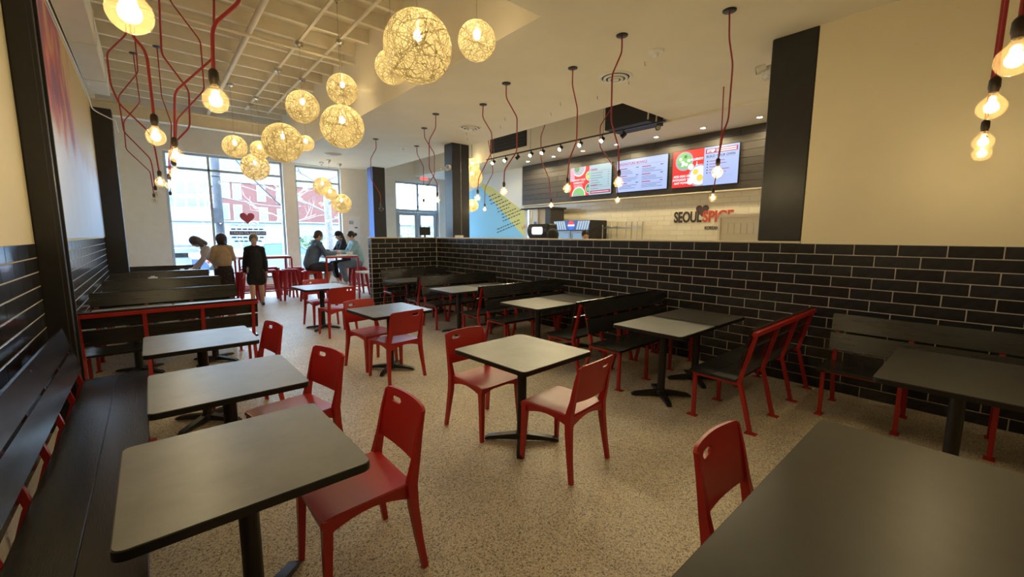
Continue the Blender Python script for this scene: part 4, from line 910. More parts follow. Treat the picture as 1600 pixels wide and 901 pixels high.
def make_stool(H=.78):
    t = empty('bar_stool'); s = .155; f = .215
    MB().prism(rrect(-s, s, -s, s, .04), H-.018, H).build('seat', M['redmetal'], t, 30)
    MB().prism(rrect(-s+.004, s-.004, -s+.004, s-.004, .04), H-.07, H-.018).build('seat_skirt', M['redmetal'], t, 30)
    for a in (-1, 1):
        for b in (-1, 1):
            MB().sweep([(a*f, b*f, 0), (a*(s-.01), b*(s-.01), H-.03)], [.035, .085], [.035, .085], up=(a, b, 0)).build('leg', M['redmetal'], t)
    q = f-(f-s)*.33
    MB().bar((-q, -q, .26), (q, -q, .26), .02, .03).bar((-q, q, .26), (q, q, .26), .02, .03).bar((-q, -q, .26), (-q, q, .26), .02, .03).bar((q, -q, .26), (q, q, .26), .02, .03).build('foot_ring', M['redmetal'], t)
    return t
st0 = make_stool(); tag(st0, 'x', 'stool')
for k, (x, y, a, lab) in enumerate(((2.67, 11.78, 3, 'red metal bar stool at the end of the window bar table nearest the narrow window'), (2.19, 11.84, -4, 'red metal bar stool tucked in the middle of the window bar table'), (1.75, 11.80, 2, 'red metal bar stool behind the woman in black'),
        (2.45, 12.95, 0, 'red metal bar stool on the glass side, nearest the narrow window'), (1.95, 12.95, 3, 'red metal bar stool on the glass side, nearest the window mullion'),
        (2.98, 11.02, 2, 'red metal bar stool under the man in the blue hoodie'), (4.33, 11.50, 0, 'red metal bar stool under the person in light blue'), (4.33, 12.22, 4, 'red metal bar stool under the person in the dark cap'), (2.95, 12.45, 0, 'empty red metal bar stool on the side of the man in the blue hoodie'))):
    if k == 0: st0.location = (x, y, 0); st0.rotation_euler.z = math.radians(a); st0['label'] = lab; st0['group'] = 'red bar stools'
    else: dup(st0, (x, y, 0), math.radians(a), lab, 'red bar stools')
# cups, box, napkins
def cup(x, y, z, label, r=.04, h=.11):
    t = thing('paper_cup', label, 'cup', (x, y, z), 0, 'white paper cups'); MB().lathe([(0, 0), (r*.75, 0), (r, h), (r*.93, h), (r*.70, .006), (0, .006)], 18).build('cup_wall', M['paper'], t); MB().lathe([(r*.9, h-.003), (r*1.06, h-.003), (r*1.06, h+.008), (r*.9, h+.010), (0, h+.010)], 18).build('lid', M['white'], t)
cup(3.50, 10.95, 1.14, 'white lidded paper cup in front of the man in the blue hoodie'); cup(3.72, 11.15, 1.14, 'white lidded paper cup in the middle of the bar table'); cup(3.78, 11.95, 1.14, 'white lidded paper cup in front of the person in the dark cap')
tb = thing('takeout_tub', 'pale takeout tub in front of the person in light blue', 'tub', (3.93, 11.0, 1.14)); MB().lathe([(0, 0), (.065, 0), (.085, .07), (.08, .07), (.06, .005)], 20).build('tub', M['paper'], tb); MB().lathe([(0, .078), (.088, .078), (.088, .07), (0, .07)], 20).build('lid', M['white'], tb)
for x, y, lab in ((.52, 12.05, 'nearer the left wall'), (.68, 12.1, 'nearer the bending woman')): cup(x, y, .755, 'white paper cup on the last left booth table, '+lab)
nb = thing('napkin_pack', 'white napkin pack on the third left booth table', 'napkins', (.0, 10.3, .755)); MB().bbox(-.07, .07, -.05, .05, 0, .10, .01).build('pack', M['paper'], nb); MB().box(-.03, .03, -.01, .01, .10, .12).build('napkin', M['paper'], nb)
# white side table, ladder-back chair and wooden board behind the return wall
sd = thing('side_table', 'white topped side table behind the open end of the tiled return wall', 'table', (4.25, 10.15, 0)); MB().prism(rrect(-.40, .40, -.3, .3, .03), .725, .755).build('tabletop', M['white'], sd); MB().cyl((0, 0, .03), (0, 0, .725), .035).build('post', M['black'], sd); MB().lathe([(0, .03), (.22, .02), (.23, 0), (0, 0)], 24).build('base', M['black'], sd)
M['wood'] = pbr('brown_wood', (.16, .085, .045), .55, var=.25, vscale=5, stretch=(1, 1, .2)); M['lightwood'] = pbr('pale_wood', (.55, .47, .36), .5)
lc = thing('ladder_back_chair', 'pale wooden ladder-back chair behind the white side table', 'chair', (4.72, 10.85, 0), .3)
for s in (-1, 1): MB().bar((s*.19, -.18, 0), (s*.19, -.22, 1.08), .03, .03).build('rear_leg', M['lightwood'], lc); MB().bar((s*.19, .2, 0), (s*.19, .18, .45), .03, .03).build('front_leg', M['lightwood'], lc)
for z in (.58, .70, .82, .94, 1.05): MB().box(-.175, .175, -.215, -.195, z-.03, z+.03).build('slat', M['lightwood'], lc)
MB().box(-.21, .21, -.2, .22, .43, .455).build('seat', M['lightwood'], lc)
wb = thing('wooden_stand', 'brown wooden display stand with a dark mark behind the tiled return wall', 'stand', (4.92, 11.3, 0)); MB().box(-.16, .16, -.02, .02, 0, 1.12).build('board', M['wood'], wb); MB().box(-.03, .02, -.026, -.02, .82, .93).build('dark_mark', M['black_matte'], wb); MB().box(-.2, .2, -.15, .15, 0, .03).build('foot', M['wood'], wb)
wg = MB().sphere((4.22, 9.55, .42), .12, 18, 12, (1, 1, 1.4)).build('white_bag', M['paper']); tag(wg, 'knotted white plastic bag beside the end of the tiled return wall', 'bag')
wg.data.transform(Matrix.Translation((0, 0, -.254)))

# ================================================================ people
SK = pbr('skin', (.50, .29, .20), .55); SKL = pbr('skin_light', (.58, .37, .28), .55)
def fuse(parts, vox, name, mat, parent, smooth_it=3):
    mb = MB()
    for p in parts:
        if p[0] == 'c':
            _, a, ra, b, rb = p; a = Vector(a); b = Vector(b); d = b-a; L = max(d.length, 1e-4); d = d/L; n = 14
            path = []; rad = []
            for k in range(5): t = PI/2*(1-k/5); path.append(a-d*ra*math.sin(t)); rad.append(max(1e-4, ra*math.cos(t)))
            path += [a, b]; rad += [ra, rb]
            for k in range(1, 6): t = PI/2*k/5; path.append(b+d*rb*math.sin(t)); rad.append(max(1e-4, rb*math.cos(t)))
            mb.tube(path, 0, n, rad)
        else:
            _, c, r, sc, rot = p; mb.sphere(c, r, 20, 14, sc, rot)
    o = mb.build(name, mat, parent, 0)
    m = o.modifiers.new('fuse', 'REMESH'); m.mode = 'VOXEL'; m.voxel_size = vox; m.use_smooth_shade = True
    s = o.modifiers.new('soft', 'SMOOTH'); s.factor = .5; s.iterations = smooth_it
    dg = bpy.context.evaluated_depsgraph_get(); me = bpy.data.meshes.new_from_object(o.evaluated_get(dg)); o.modifiers.clear(); o.data = me
    me.materials.clear(); me.materials.append(mat); me.polygons.foreach_set('use_smooth', [True]*len(me.polygons)); return o
def V(*a): return Vector(a)
def hand(parts, wrist, fwd, side, up, curl=.5, s=1):
    # palm, four fingers of unequal length with two bends, thumb at the side of the palm
    fwd = Vector(fwd).normalized(); side = Vector(side).normalized(); up = Vector(up).normalized(); w = Vector(wrist)
    pc = w+fwd*.05
    parts += [('c', w, .023, w+fwd*.03, .026), ('c', pc-side*.022, .016, pc+side*.022, .016), ('c', pc+fwd*.03-side*.026, .014, pc+fwd*.03+side*.026, .014), ('c', w+fwd*.02, .024, pc+fwd*.02, .024)]
    for k, ln in enumerate((.072, .082, .076, .060)):
        b = w+fwd*.085+side*(.030-.020*k); a1 = curl*.6; a2 = curl*1.4
        d1 = fwd*math.cos(a1)-up*math.sin(a1); d2 = fwd*math.cos(a2)-up*math.sin(a2)
        m = b+d1*ln*.5; parts += [('c', b-fwd*.01, .0095, m, .0088), ('c', m, .0088, m+d2*ln*.5, .0075)]
    tb = w+fwd*.03+side*.028; t1 = tb+(fwd*.6+side*.75-up*.2).normalized()*.035; parts += [('c', tb, .012, t1, .0105), ('c', t1, .0105, t1+(fwd*.9+side*.25-up*.3).normalized()*.03, .0085)]
def person(label, loc, rz, J, skin, clothes, hair, seated=False, hs=1.0):
    """J holds joints in the local frame, the person facing +Y."""
    t = thing('person', label, 'person', loc, rz); P = []
    g = lambda n: Vector(J[n])
    hd, nk, ch, pv = g('head'), g('neck'), g('chest'), g('pelvis'); hf = Vector(J.get('face', (0, 1, 0))).normalized(); hu = (hd-nk).normalized(); hx = hf.cross(hu).normalized(); hf = hu.cross(hx).normalized()
    RM = Matrix((hx, hf, hu)).transposed()
    H = lambda x, y, z: hd+RM @ Vector((x, y, z))*hs
    # head: skull, jaw, nose, ears, neck
    P += [('s', H(0, -.008, .02), .098*hs, (.80, .98, 1.04), RM), ('s', H(0, .022, -.045), .068*hs, (.86, .95, 1.02), RM), ('c', H(0, .03, -.085), .030*hs, H(0, .055, -.085), .024*hs),
          ('c', H(0, .088, .012), .010*hs, H(0, .106, -.022), .013*hs), ('s', H(.080, -.005, -.01), .024*hs, (.4, .8, 1.25), RM), ('s', H(-.080, -.005, -.01), .024*hs, (.4, .8, 1.25), RM),
          ('c', H(-.02, .078, -.058), .010*hs, H(.02, .078, -.058), .010*hs), ('c', nk-hu*.03, .056, H(0, -.015, -.06), .052)]
    sw = J.get('sw', .165)
    P += [('c', ch+V(0, 0, .05), .11, pv+V(0, 0, .05), .12), ('c', g('shL'), .046, g('shR'), .046), ('c', (g('shL')+g('shR'))/2-V(0, 0, .1), .115, ch, .12), ('c', g('hipL'), .095, g('hipR'), .095), ('c', nk-V(0, 0, .02), .055, (g('shL')+g('shR'))/2, .07)]
    for s in 'LR':
        P += [('c', g('sh'+s), .050, g('el'+s), .040), ('c', g('el'+s), .040, g('wr'+s), .027), ('c', g('hip'+s), .088, g('kn'+s), .056), ('c', g('kn'+s), .056, g('kn'+s).lerp(g('an'+s), .3), .057), ('c', g('kn'+s).lerp(g('an'+s), .3), .057, g('an'+s), .036)]
        to = J.get('toe'+s); an = g('an'+s); td = Vector(to)-an if to else V(0, .17, -.05)
        P += [('c', an-V(0, 0, .02), .036, an+V(0, -.03, -.04), .034), ('c', an+V(0, -.03, -.045), .032, an+td, .026)]
        f = Vector(J.get('hand'+s, (g('wr'+s)-g('el'+s)).normalized())); side = Vector(J.get('thumb'+s, (0, 1, 0))); side = (side-f.normalized()*side.dot(f.normalized())).normalized(); up = f.cross(side) if s == 'L' else side.cross(f)
        hand(P, g('wr'+s), f, side, up, J.get('curl', .5))
    body = fuse(P, .0085, 'body', skin, t, 2)
    for s in (-1, 1):
        e = MB().sphere(H(s*.033, .083, .014), .0105*hs, 10, 8).build('eye', M['paper'], t, 60); MB().sphere(H(s*.033, .0905, .014), .0058*hs, 8, 6).build('iris', M['ink'], e, 60)
        MB().tube([H(s*.018, .091, .036), H(s*.034, .091, .041), H(s*.050, .082, .036)], .0036*hs, 6).build('eyebrow', hair[1], t)
    MB().tube([H(-.024, .0905, -.056), H(0, .0955, -.059), H(.024, .0905, -.056)], .0042*hs, 6).build('lips', pbr_lip, t)
    if hair[0]:
        fuse([(k[0], H(*k[1]), k[2]*hs, *( (H(*k[3]), k[4]*hs) if k[0] == 'c' else (k[3], RM))) for k in hair[0]], .010, 'hair', hair[1], t)
    for nm_, mat, parts, vox in clothes:
        fuse([tuple(Vector(J[x]) if isinstance(x, str) and x in J else x for x in p) if p[0] in 'cs' else p for p in parts(J)], vox, nm_, mat, t)
    return t, H
pbr_lip = pbr('lips', (.36, .14, .12), .5)
def arm(J, s, r, upto=1.0):
    a, b, c = (Vector(J[k+s]) for k in ('sh', 'el', 'wr'))
    out = [('c', a, r+.006, b, r-.004)]
    if upto > 0: out.append(('c', b, r, b.lerp(c, upto), r-.010))
    return out
def torso(J, e=.02, low=.0):
    ch, pv, L, R = (Vector(J[k]) for k in ('chest', 'pelvis', 'shL', 'shR')); m = (L+R)/2
    return [('c', L, .046+e, R, .046+e), ('c', Vector(J['neck'])-V(0, 0, .02), .045+e*.5, L, .044+e), ('c', Vector(J['neck'])-V(0, 0, .02), .045+e*.5, R, .044+e), ('c', m-V(0, 0, .12), .115+e, ch, .118+e), ('c', ch+V(0, 0, .05), .125+e, pv+V(0, 0, .06-low), .135+e), ('c', Vector(J['neck'])-V(0, 0, .05), .056+e*.5, m, .075+e)]
def legs(J, e, to, r0=.095, r1=.062):
    out = [('c', Vector(J['hipL']), .102+e, Vector(J['hipR']), .102+e), ('c', Vector(J['pelvis']), .128+e, Vector(J['pelvis'])+V(0, 0, .05), .125+e)]
    for s in 'LR':
        h, k, a = (Vector(J[x+s]) for x in ('hip', 'kn', 'an'))
        out.append(('c', h, r0+e, h.lerp(k, min(1, to)), r1+e+(.03 if to < 1 else 0)))
        if to > 1: out.append(('c', k, r1+e, k.lerp(a, to-1), r1+e-.012))
    return out
def shoes(J, side):
    out = []
    for s in side:
        an = Vector(J['an'+s]); to = J.get('toe'+s); td = Vector(to)-an if to else V(0, .17, -.05)
        out += [('c', an+V(0, -.03, -.035), .040, an+V(0, -.035, -.05), .040), ('c', an+V(0, -.03, -.05), .040, an+td, .034)]
    return out
cloth = lambda n, c, **k: pbr(n, c, .85, var=.15, vscale=9, bump=.15, bscale=70, **k)
stand = dict(head=(0, .03, 1.535), neck=(0, 0, 1.40), chest=(0, 0, 1.12), pelvis=(0, 0, .90), shL=(-.148, 0, 1.325), shR=(.148, 0, 1.325), elL=(-.195, -.02, 1.06), elR=(.195, -.02, 1.06), wrL=(-.20, .07, .86), wrR=(.20, .07, .86),
    hipL=(-.085, 0, .87), hipR=(.085, 0, .87), knL=(-.09, .01, .48), knR=(.09, .01, .48), anL=(-.09, -.02, .085), anR=(.09, -.02, .085))
short_h = [('s', (0, -.018, .035), .106, (.84, .98, 1.02)), ('c', (0, -.06, -.04), .06, (0, -.03, .03), .08)]
bob = [('s', (0, -.028, .03), .126, (.90, 1.0, 1.02)), ('c', (-.06, -.03, -.08), .045, (-.06, -.02, .02), .06), ('c', (.06, -.03, -.08), .045, (.06, -.02, .02), .06), ('c', (0, -.065, -.09), .06, (0, -.05, .02), .08)]
# woman in black, walking towards the tables
J = dict(stand); J.update(anL=(-.10, -.14, .10), knL=(-.09, -.02, .50), anR=(.10, .12, .085), knR=(.09, .09, .49), wrL=(-.20, .12, .82), wrR=(.22, -.06, .81), elL=(-.20, .0, 1.05), elR=(.20, -.06, 1.05))
tied = [('s', (0, -.022, .035), .107, (.86, .98, 1.02)), ('c', (0, -.09, .0), .04, (0, -.12, -.10), .03)]
def dress(J): return torso(J, .02)+arm(J, 'L', .052, .95)+arm(J, 'R', .052, .95)+[('c', Vector(J['pelvis'])+V(0, 0, .04), .155, Vector(J['pelvis'])+V(0, .0, -.22), .175), ('c', V(-.07, -.01, .72), .12, V(-.08, -.02, .60), .12), ('c', V(.07, .03, .72), .12, V(.08, .05, .60), .12)]
person('person in a black long-sleeved short dress walking up the aisle', (1.80, 11.05, 0), PI-.12, J, SKL, [('dress', cloth('black_dress', (.008, .008, .010)), dress, .012), ('shoe', M['black_matte'], lambda J: shoes(J, 'L'), .010), ('shoe', M['black_matte'], lambda J: shoes(J, 'R'), .010)], (tied, pbr('fair_hair', (.20, .13, .07), .6)))
# woman in tan sweater, seen from behind
J = dict(stand); J.update(elL=(-.22, .02, 1.08), elR=(.22, .02, 1.08), wrL=(-.15, .22, 1.05), wrR=(.15, .22, 1.05), handL=(.5, .8, .1), handR=(-.5, .8, .1), thumbL=(0, 0, 1), thumbR=(0, 0, 1))
def skirt(J): return [('c', V(0, 0, .92), .155, V(0, 0, .80), .175), ('c', V(-.05, 0, .8), .14, V(-.08, 0, .30), .15), ('c', V(.05, 0, .8), .14, V(.08, 0, .30), .15), ('c', V(0, .05, .8), .14, V(0, .07, .30), .14), ('c', V(0, -.05, .8), .14, V(0, -.07, .30), .14)]
def floral():
    m, nt, b = nmat('floral_skirt'); N = nt.nodes.new; L = nt.links.new; tc = N('ShaderNodeTexCoord'); v = N('ShaderNodeTexVoronoi'); v.inputs['Scale'].default_value = 14; L(tc.outputs['Object'], v.inputs['Vector'])
    L(ramp(nt, v.outputs['Distance'], [(0, (.16, .05, .035)), (.22, (.10, .03, .025)), (.34, (.02, .012, .012)), (1, (.03, .018, .016))]), b.inputs['Base Color']); b.inputs['Roughness'].default_value = .85; return m
t, H = person('person in a tan sweater and brown flowered skirt seen from behind', (1.30, 11.98, 0), .15, J, SKL, [('sweater', cloth('tan_knit', (.46, .32, .19)), lambda J: torso(J, .035, -.02)+arm(J, 'L', .062)+arm(J, 'R', .062), .012), ('skirt', floral(), skirt, .014), ('shoe', M['black_matte'], lambda J: shoes(J, 'L'), .010), ('shoe', M['black_matte'], lambda J: shoes(J, 'R'), .010)], (bob, pbr('dark_brown_hair', (.035, .018, .020), .5)))
MB().tube([Vector((.10*math.cos(a), .085*math.sin(a)-.005, 1.405-.02*math.sin(a))) for a in [2*PI*k/20 for k in range(21)]], .010, 8).build('collar', M['black_matte'], t)
# woman bending over the last booth table
J = dict(head=(.02, .44, 1.47), neck=(0, .31, 1.365), chest=(0, .16, 1.15), pelvis=(0, 0, .93), shL=(-.16, .26, 1.31), shR=(.16, .26, 1.31), elL=(-.19, .36, 1.07), elR=(.18, .28, 1.06), wrL=(-.14, .52, .88), wrR=(.10, .40, .88),
    hipL=(-.085, 0, .88), hipR=(.085, 0, .88), knL=(-.09, .0, .48), knR=(.09, .03, .48), anL=(-.09, -.06, .085), anR=(.09, -.02, .085), face=(0, .80, -.60), handL=(0, .75, -.5), handR=(0, .7, -.6), thumbL=(1, 0, 0), thumbR=(-1, 0, 0))
longh = [('s', (0, -.025, .03), .116, (.90, 1.0, 1.02)), ('c', (0, -.07, .0), .08, (0, -.09, -.16), .06), ('c', (-.07, -.02, .0), .05, (-.07, .0, -.15), .035), ('c', (.07, -.02, .0), .05, (.07, .0, -.15), .035)]
def bend_top(J): return [('c', Vector(J['shL']), .075, Vector(J['shR']), .075), ('c', V(0, .23, 1.24), .135, Vector(J['chest']), .14), ('c', Vector(J['chest']), .14, Vector(J['pelvis'])+V(0, 0, .05), .15), ('c', Vector(J['neck'])-V(0, .02, .02), .07, V(0, .25, 1.28), .09)]+arm(J, 'L', .058, .95)+arm(J, 'R', .058, .95)
person('person in a pale blouse bending over the last left booth table', (1.28, 12.62, 0), PI/2+.12, J, SKL, [('blouse', cloth('pale_blouse', (.50, .42, .38)), bend_top, .012), ('trousers', cloth('grey_trousers', (.30, .29, .31)), lambda J: legs(J, .015, 1.9), .012), ('shoe', M['black_matte'], lambda J: shoes(J, 'L'), .010), ('shoe', M['black_matte'], lambda J: shoes(J, 'R'), .010)], (longh, pbr('brown_grey_hair', (.085, .055, .048), .55)))
# seated people
def sit(lean, sh=.78, reach=.42, foot=.30):
    y = lean; b = sh+.11
    return dict(head=(0, y+.06, b+.735), neck=(0, y+.01, b+.60), chest=(0, y*.5+.0, b+.30), pelvis=(0, 0, b), shL=(-.18, y, b+.535), shR=(.18, y, b+.535), elL=(-.22, y+.14, b+.28), elR=(.22, y+.14, b+.28), wrL=(-.12, y+reach, b+.31), wrR=(.12, y+reach, b+.31),
        hipL=(-.09, .02, b-.02), hipR=(.09, .02, b-.02), knL=(-.12, .43, b-.05), knR=(.12, .43, b-.05), anL=(-.12, .36, foot+.08), anR=(.12, .30, foot+.08), handL=(.3, .9, -.1), handR=(-.3, .9, -.1), thumbL=(.6, 0, .8), thumbR=(-.6, 0, .8))
J = sit(.16); hood = lambda J: [('c', Vector(J['neck'])+V(-.06, -.06, -.01), .06, Vector(J['neck'])+V(.06, -.06, -.01), .06)]
person('person in a blue-grey hoodie and dark shorts sitting at the bar table', (2.98, 11.02, 0), -PI/2+.05, J, SK, [('hoodie', cloth('blue_grey_hoodie', (.10, .15, .25)), lambda J: torso(J, .04)+arm(J, 'L', .066, .9)+arm(J, 'R', .066, .9)+hood(J), .012), ('shorts', cloth('dark_shorts', (.03, .03, .055)), lambda J: legs(J, .025, .92), .012), ('shoe', M['paper'], lambda J: shoes(J, 'L'), .010), ('shoe', M['paper'], lambda J: shoes(J, 'R'), .010)], (short_h, pbr('brown_hair', (.06, .035, .022), .6)))
J = sit(.18); capm = cloth('black_cap', (.010, .010, .013))
t, H = person('person in a dark cap and black hoodie sitting at the bar table', (4.33, 12.22, 0), PI/2, J, SK, [('hoodie', cloth('black_hoodie', (.010, .011, .020)), lambda J: torso(J, .035)+arm(J, 'L', .062, .9)+arm(J, 'R', .062, .9)+hood(J), .012), ('trousers', cloth('black_trousers', (.010, .010, .012)), lambda J: legs(J, .015, 1.75), .012), ('shoe', M['paper'], lambda J: shoes(J, 'L'), .010), ('shoe', M['paper'], lambda J: shoes(J, 'R'), .010)], ([('s', (0, -.03, .02), .108, (.86, .95, .95)), ('c', (0, -.08, -.05), .05, (0, -.09, -.16), .04)], pbr('black_hair', (.012, .010, .010), .5)))
fuse([('s', H(0, -.012, .055), .108, (.88, 1.0, .86), None), ('c', H(-.05, .09, .055), .012, H(.05, .09, .055), .012), ('c', H(-.04, .14, .045), .011, H(.04, .14, .045), .011), ('c', H(0, .08, .056), .012, H(0, .15, .046), .011)], .010, 'cap', capm, t)
J = sit(.10, reach=.40); jeans = cloth('pale_jeans', (.16, .20, .27))
person('person in a light blue sweatshirt and pale jeans sitting at the bar table', (4.33, 11.50, 0), PI/2-.08, J, SKL, [('sweatshirt', cloth('light_blue_knit', (.26, .42, .50)), lambda J: torso(J, .04)+arm(J, 'L', .064, .95)+arm(J, 'R', .064, .95), .012), ('jeans', jeans, lambda J: legs(J, .02, 1.85), .012), ('shoe', M['paper'], lambda J: shoes(J, 'L'), .010), ('shoe', M['paper'], lambda J: shoes(J, 'R'), .010)], ([('s', (0, -.02, .032), .108, (.86, .98, 1.0)), ('s', (0, -.125, .0), .055, (1.1, 1, .9))], pbr('black_hair_bun', (.012, .010, .012), .45)))
# kitchen staff
J = dict(stand); J.update({k: (v[0], v[1], v[2]+(.10 if v[2] > .3 else 0)) for k, v in stand.items() if isinstance(v, tuple)})
bl = cloth('kitchen_black', (.014, .013, .015))
person('person in black with a black hood standing between the half wall and the counter', (6.18, 5.86, 0), -.6, J, SK, [('hoodie', bl, lambda J: torso(J, .04)+arm(J, 'L', .062)+arm(J, 'R', .062)+[('c', Vector(J['neck'])+V(0, -.04, .0), .09, Vector(J['head'])+V(0, -.04, .04), .125)], .012), ('trousers', bl, lambda J: legs(J, .015, 1.9), .012), ('shoe', M['black_matte'], lambda J: shoes(J, 'L'), .010), ('shoe', M['black_matte'], lambda J: shoes(J, 'R'), .010)], (None, M['ink']))
person('person with short dark hair working behind the half wall', (7.82, 6.36, 0), PI-.7, {k: (v[0], v[1], v[2]+(.13 if v[2] > .3 else 0)) for k, v in stand.items()}, SK, [('shirt', bl, lambda J: torso(J, .025)+arm(J, 'L', .058, .2)+arm(J, 'R', .058, .2), .012), ('trousers', bl, lambda J: legs(J, .015, 1.9), .012), ('shoe', M['black_matte'], lambda J: shoes(J, 'L'), .010), ('shoe', M['black_matte'], lambda J: shoes(J, 'R'), .010)], (short_h, pbr('dark_hair', (.014, .011, .010), .55)))

# ================================================================ the street outside
M['asphalt'] = pbr('asphalt', (.075, .077, .082), .9, var=.1); M['pave'] = pbr('concrete_walk', (.13, .13, .13), .9, var=.06)
gr = MB().box(-90, 140, 14.6, 150, -.25, -.15).build('street', M['asphalt']); gr['kind'] = 'structure'
sw = MB().box(-60, 80, 14.58, 18.2, -.15, -.02).build('sidewalk', M['pave']); sw['kind'] = 'structure'
brickm, nt, b = nmat('red_brick'); tc = nt.nodes.new('ShaderNodeTexCoord'); mp = nt.nodes.new('ShaderNodeMapping'); mp.inputs['Rotation'].default_value = (PI/2, 0, 0); nt.links.new(tc.outputs['Object'], mp.inputs[0])
bt = nt.nodes.new('ShaderNodeTexBrick'); bt.inputs['Scale'].default_value = 3; bt.inputs['Color1'].default_value = (.10, .030, .024, 1); bt.inputs['Color2'].default_value = (.12, .038, .030, 1); bt.inputs['Mortar'].default_value = (.14, .10, .09, 1); bt.inputs['Mortar Size'].default_value = .012
nt.links.new(mp.outputs[0], bt.inputs['Vector']); nt.links.new(bt.outputs[0], b.inputs['Base Color']); b.inputs['Roughness'].default_value = .9
M['brick'] = brickm; M['bwhite'] = pbr('pale_render', (.19, .20, .215), .9); M['bglass'] = pbr('blue_window', (.10, .17, .25), .15); M['stone'] = pbr('grey_stone', (.10, .10, .11), .9, var=.2, vscale=3)
def building(label, name, x0, x1, y, depth, h, mat, rects, frame=.09):
    t = thing(name, label, 'building', ((x0+x1)/2, y, -.15)); w = (x1-x0)/2
    MB().box(-w, w, 0, depth, 0, h).build('wall', mat, t); MB().box(-w-.15, w+.15, -.15, depth+.15, h, h+.25).build('cornice', M['bwhite'], t)
    for (u0, u1, z0, z1) in rects:
        f = MB().box(u0-frame, u1+frame, -.06, .02, z0-frame, z1+frame).build('window', M['bwhite'], t)
        zm = (z0+z1)/2
        MB().box(u0, u1, -.075, -.06, z0, zm-.03).build('pane', M['bglass'], f); MB().box(u0, u1, -.075, -.06, zm+.03, z1).build('pane', M['bglass'], f)
    return t
def prj(px, py, Y): p = onY(px, py, Y); return p.x, p.z
YB = 70.0
bx0, bz1 = prj(342, 283, YB); bx1, _ = prj(560, 290, YB); cxm = (bx0+bx1)/2
rects = []
for px, pv in ((352, 297), (370, 299), (408, 303), (438, 306), (352, 330), (372, 332), (412, 336), (440, 338)):
    u, z = prj(px, pv, YB); ul, _ = prj(px-5, pv, YB); ur, _ = prj(px+5, pv, YB); rects.append((ul-cxm, ur-cxm, z+.15-.95, z+.15+.95))
building('red brick house across the street with white framed windows', 'brick_house', bx0, bx1, YB, 9, bz1+.15, M['brick'], rects, .16)
wx0, wz1 = prj(180, 200, 105); wx1, _ = prj(620, 200, 105); rects = []
wb_ = (wx0+wx1)/2
for pv0, pv1 in ((250, 262), (284, 301), (309, 321)):
    for k in range(18):
        a, z0 = prj(240+18*k, pv1, 105); a2, _ = prj(253+18*k, pv1, 105); _, z1 = prj(240+18*k, pv0, 105); rects.append((a-wb_, a2-wb_, z0+.15, z1+.15))
building('long white office block with bands of blue windows behind the brick house', 'office_block', wx0, wx1, 105, 12, wz1+4, M['bwhite'], rects, .05)
# pale low wall with stone base
lw = thing('boundary_wall', 'long pale wall with a grey stone base across the street', 'wall', (10, 36, -.15)); MB().box(-40, 40, 0, .3, 1.1, 2.7).build('upper_wall', M['bwhite'], lw); MB().box(-40, 40, -.1, .4, 0, 1.1).build('stone_base', M['stone'], lw)
MB().box(-40, 40, -.15, .45, 2.7, 2.8).build('coping', M['bwhite'], lw)
# fire stairs
fs = thing('fire_stair', 'grey metal fire stair at the end of the brick house', 'stair', (bx0-1.0, YB-1, -.15))
for x in (-.8, .8):
    for yy in (-.6, .6): MB().box(x-.05, x+.05, yy-.05, yy+.05, 0, 6.4).build('post', M['alu'], fs)
for z in (3.0, 6.0): MB().box(-.85, .85, -.7, .7, z, z+.08).build('landing', M['alu'], fs); MB().box(-.85, .85, -.7, -.66, z+.95, z+1.0).build('rail', M['alu'], fs)
MB().bar((-.8, -.5, 0.1), (.7, -.5, 3.0), .8, .10, up=(0, 0, 1)).build('flight', M['alu'], fs)
# utility pole, wires
M['polewood'] = pbr('weathered_pole', (.055, .058, .068), .9, var=.2); x, _ = prj(339, 300, 17.4); up = thing('utility_pole', 'thick grey utility pole on the sidewalk behind the shop window', 'pole', (x, 17.4, -.02))
MB().tube([(0, 0, 0), (.03, 0, 9.5)], .17, 14, [.13, .11]).build('pole', M['polewood'], up)
for z, w_ in ((2.3, .34), (5.2, .28)): MB().box(-w_*.7, .1, -.22, -.10, z-.25, z+.25).build('box', M['polewood'], up)
for z in (3.6, 4.4, 6.6): MB().lathe([(.13, 0), (.145, .02), (.13, .06)], 16, (0, 0, z)).build('band', M['black'], up)
MB().bar((-1.1, 0, 8.0), (1.1, 0, 8.0), .10, .12).build('crossarm', M['wood'], up)
def wire(a, b, sag, label):
    a = Vector(a); b = Vector(b); o = MB().tube([a.lerp(b, k/12)-Vector((0, 0, sag*math.sin(PI*k/12))) for k in range(13)], .02, 6).build('overhead_wire', M['black']); tag(o, label, 'wire', 'overhead wires')
def wpt(px, py, Y): return onY(px, py, Y)
wire(wpt(346, 225, 17.3), wpt(455, 335, 17.5), .1, 'dark wire sloping down from the utility pole'); wire(wpt(345, 308, 17.3), wpt(470, 322, 30), .15, 'thin wire crossing in front of the brick house'); 
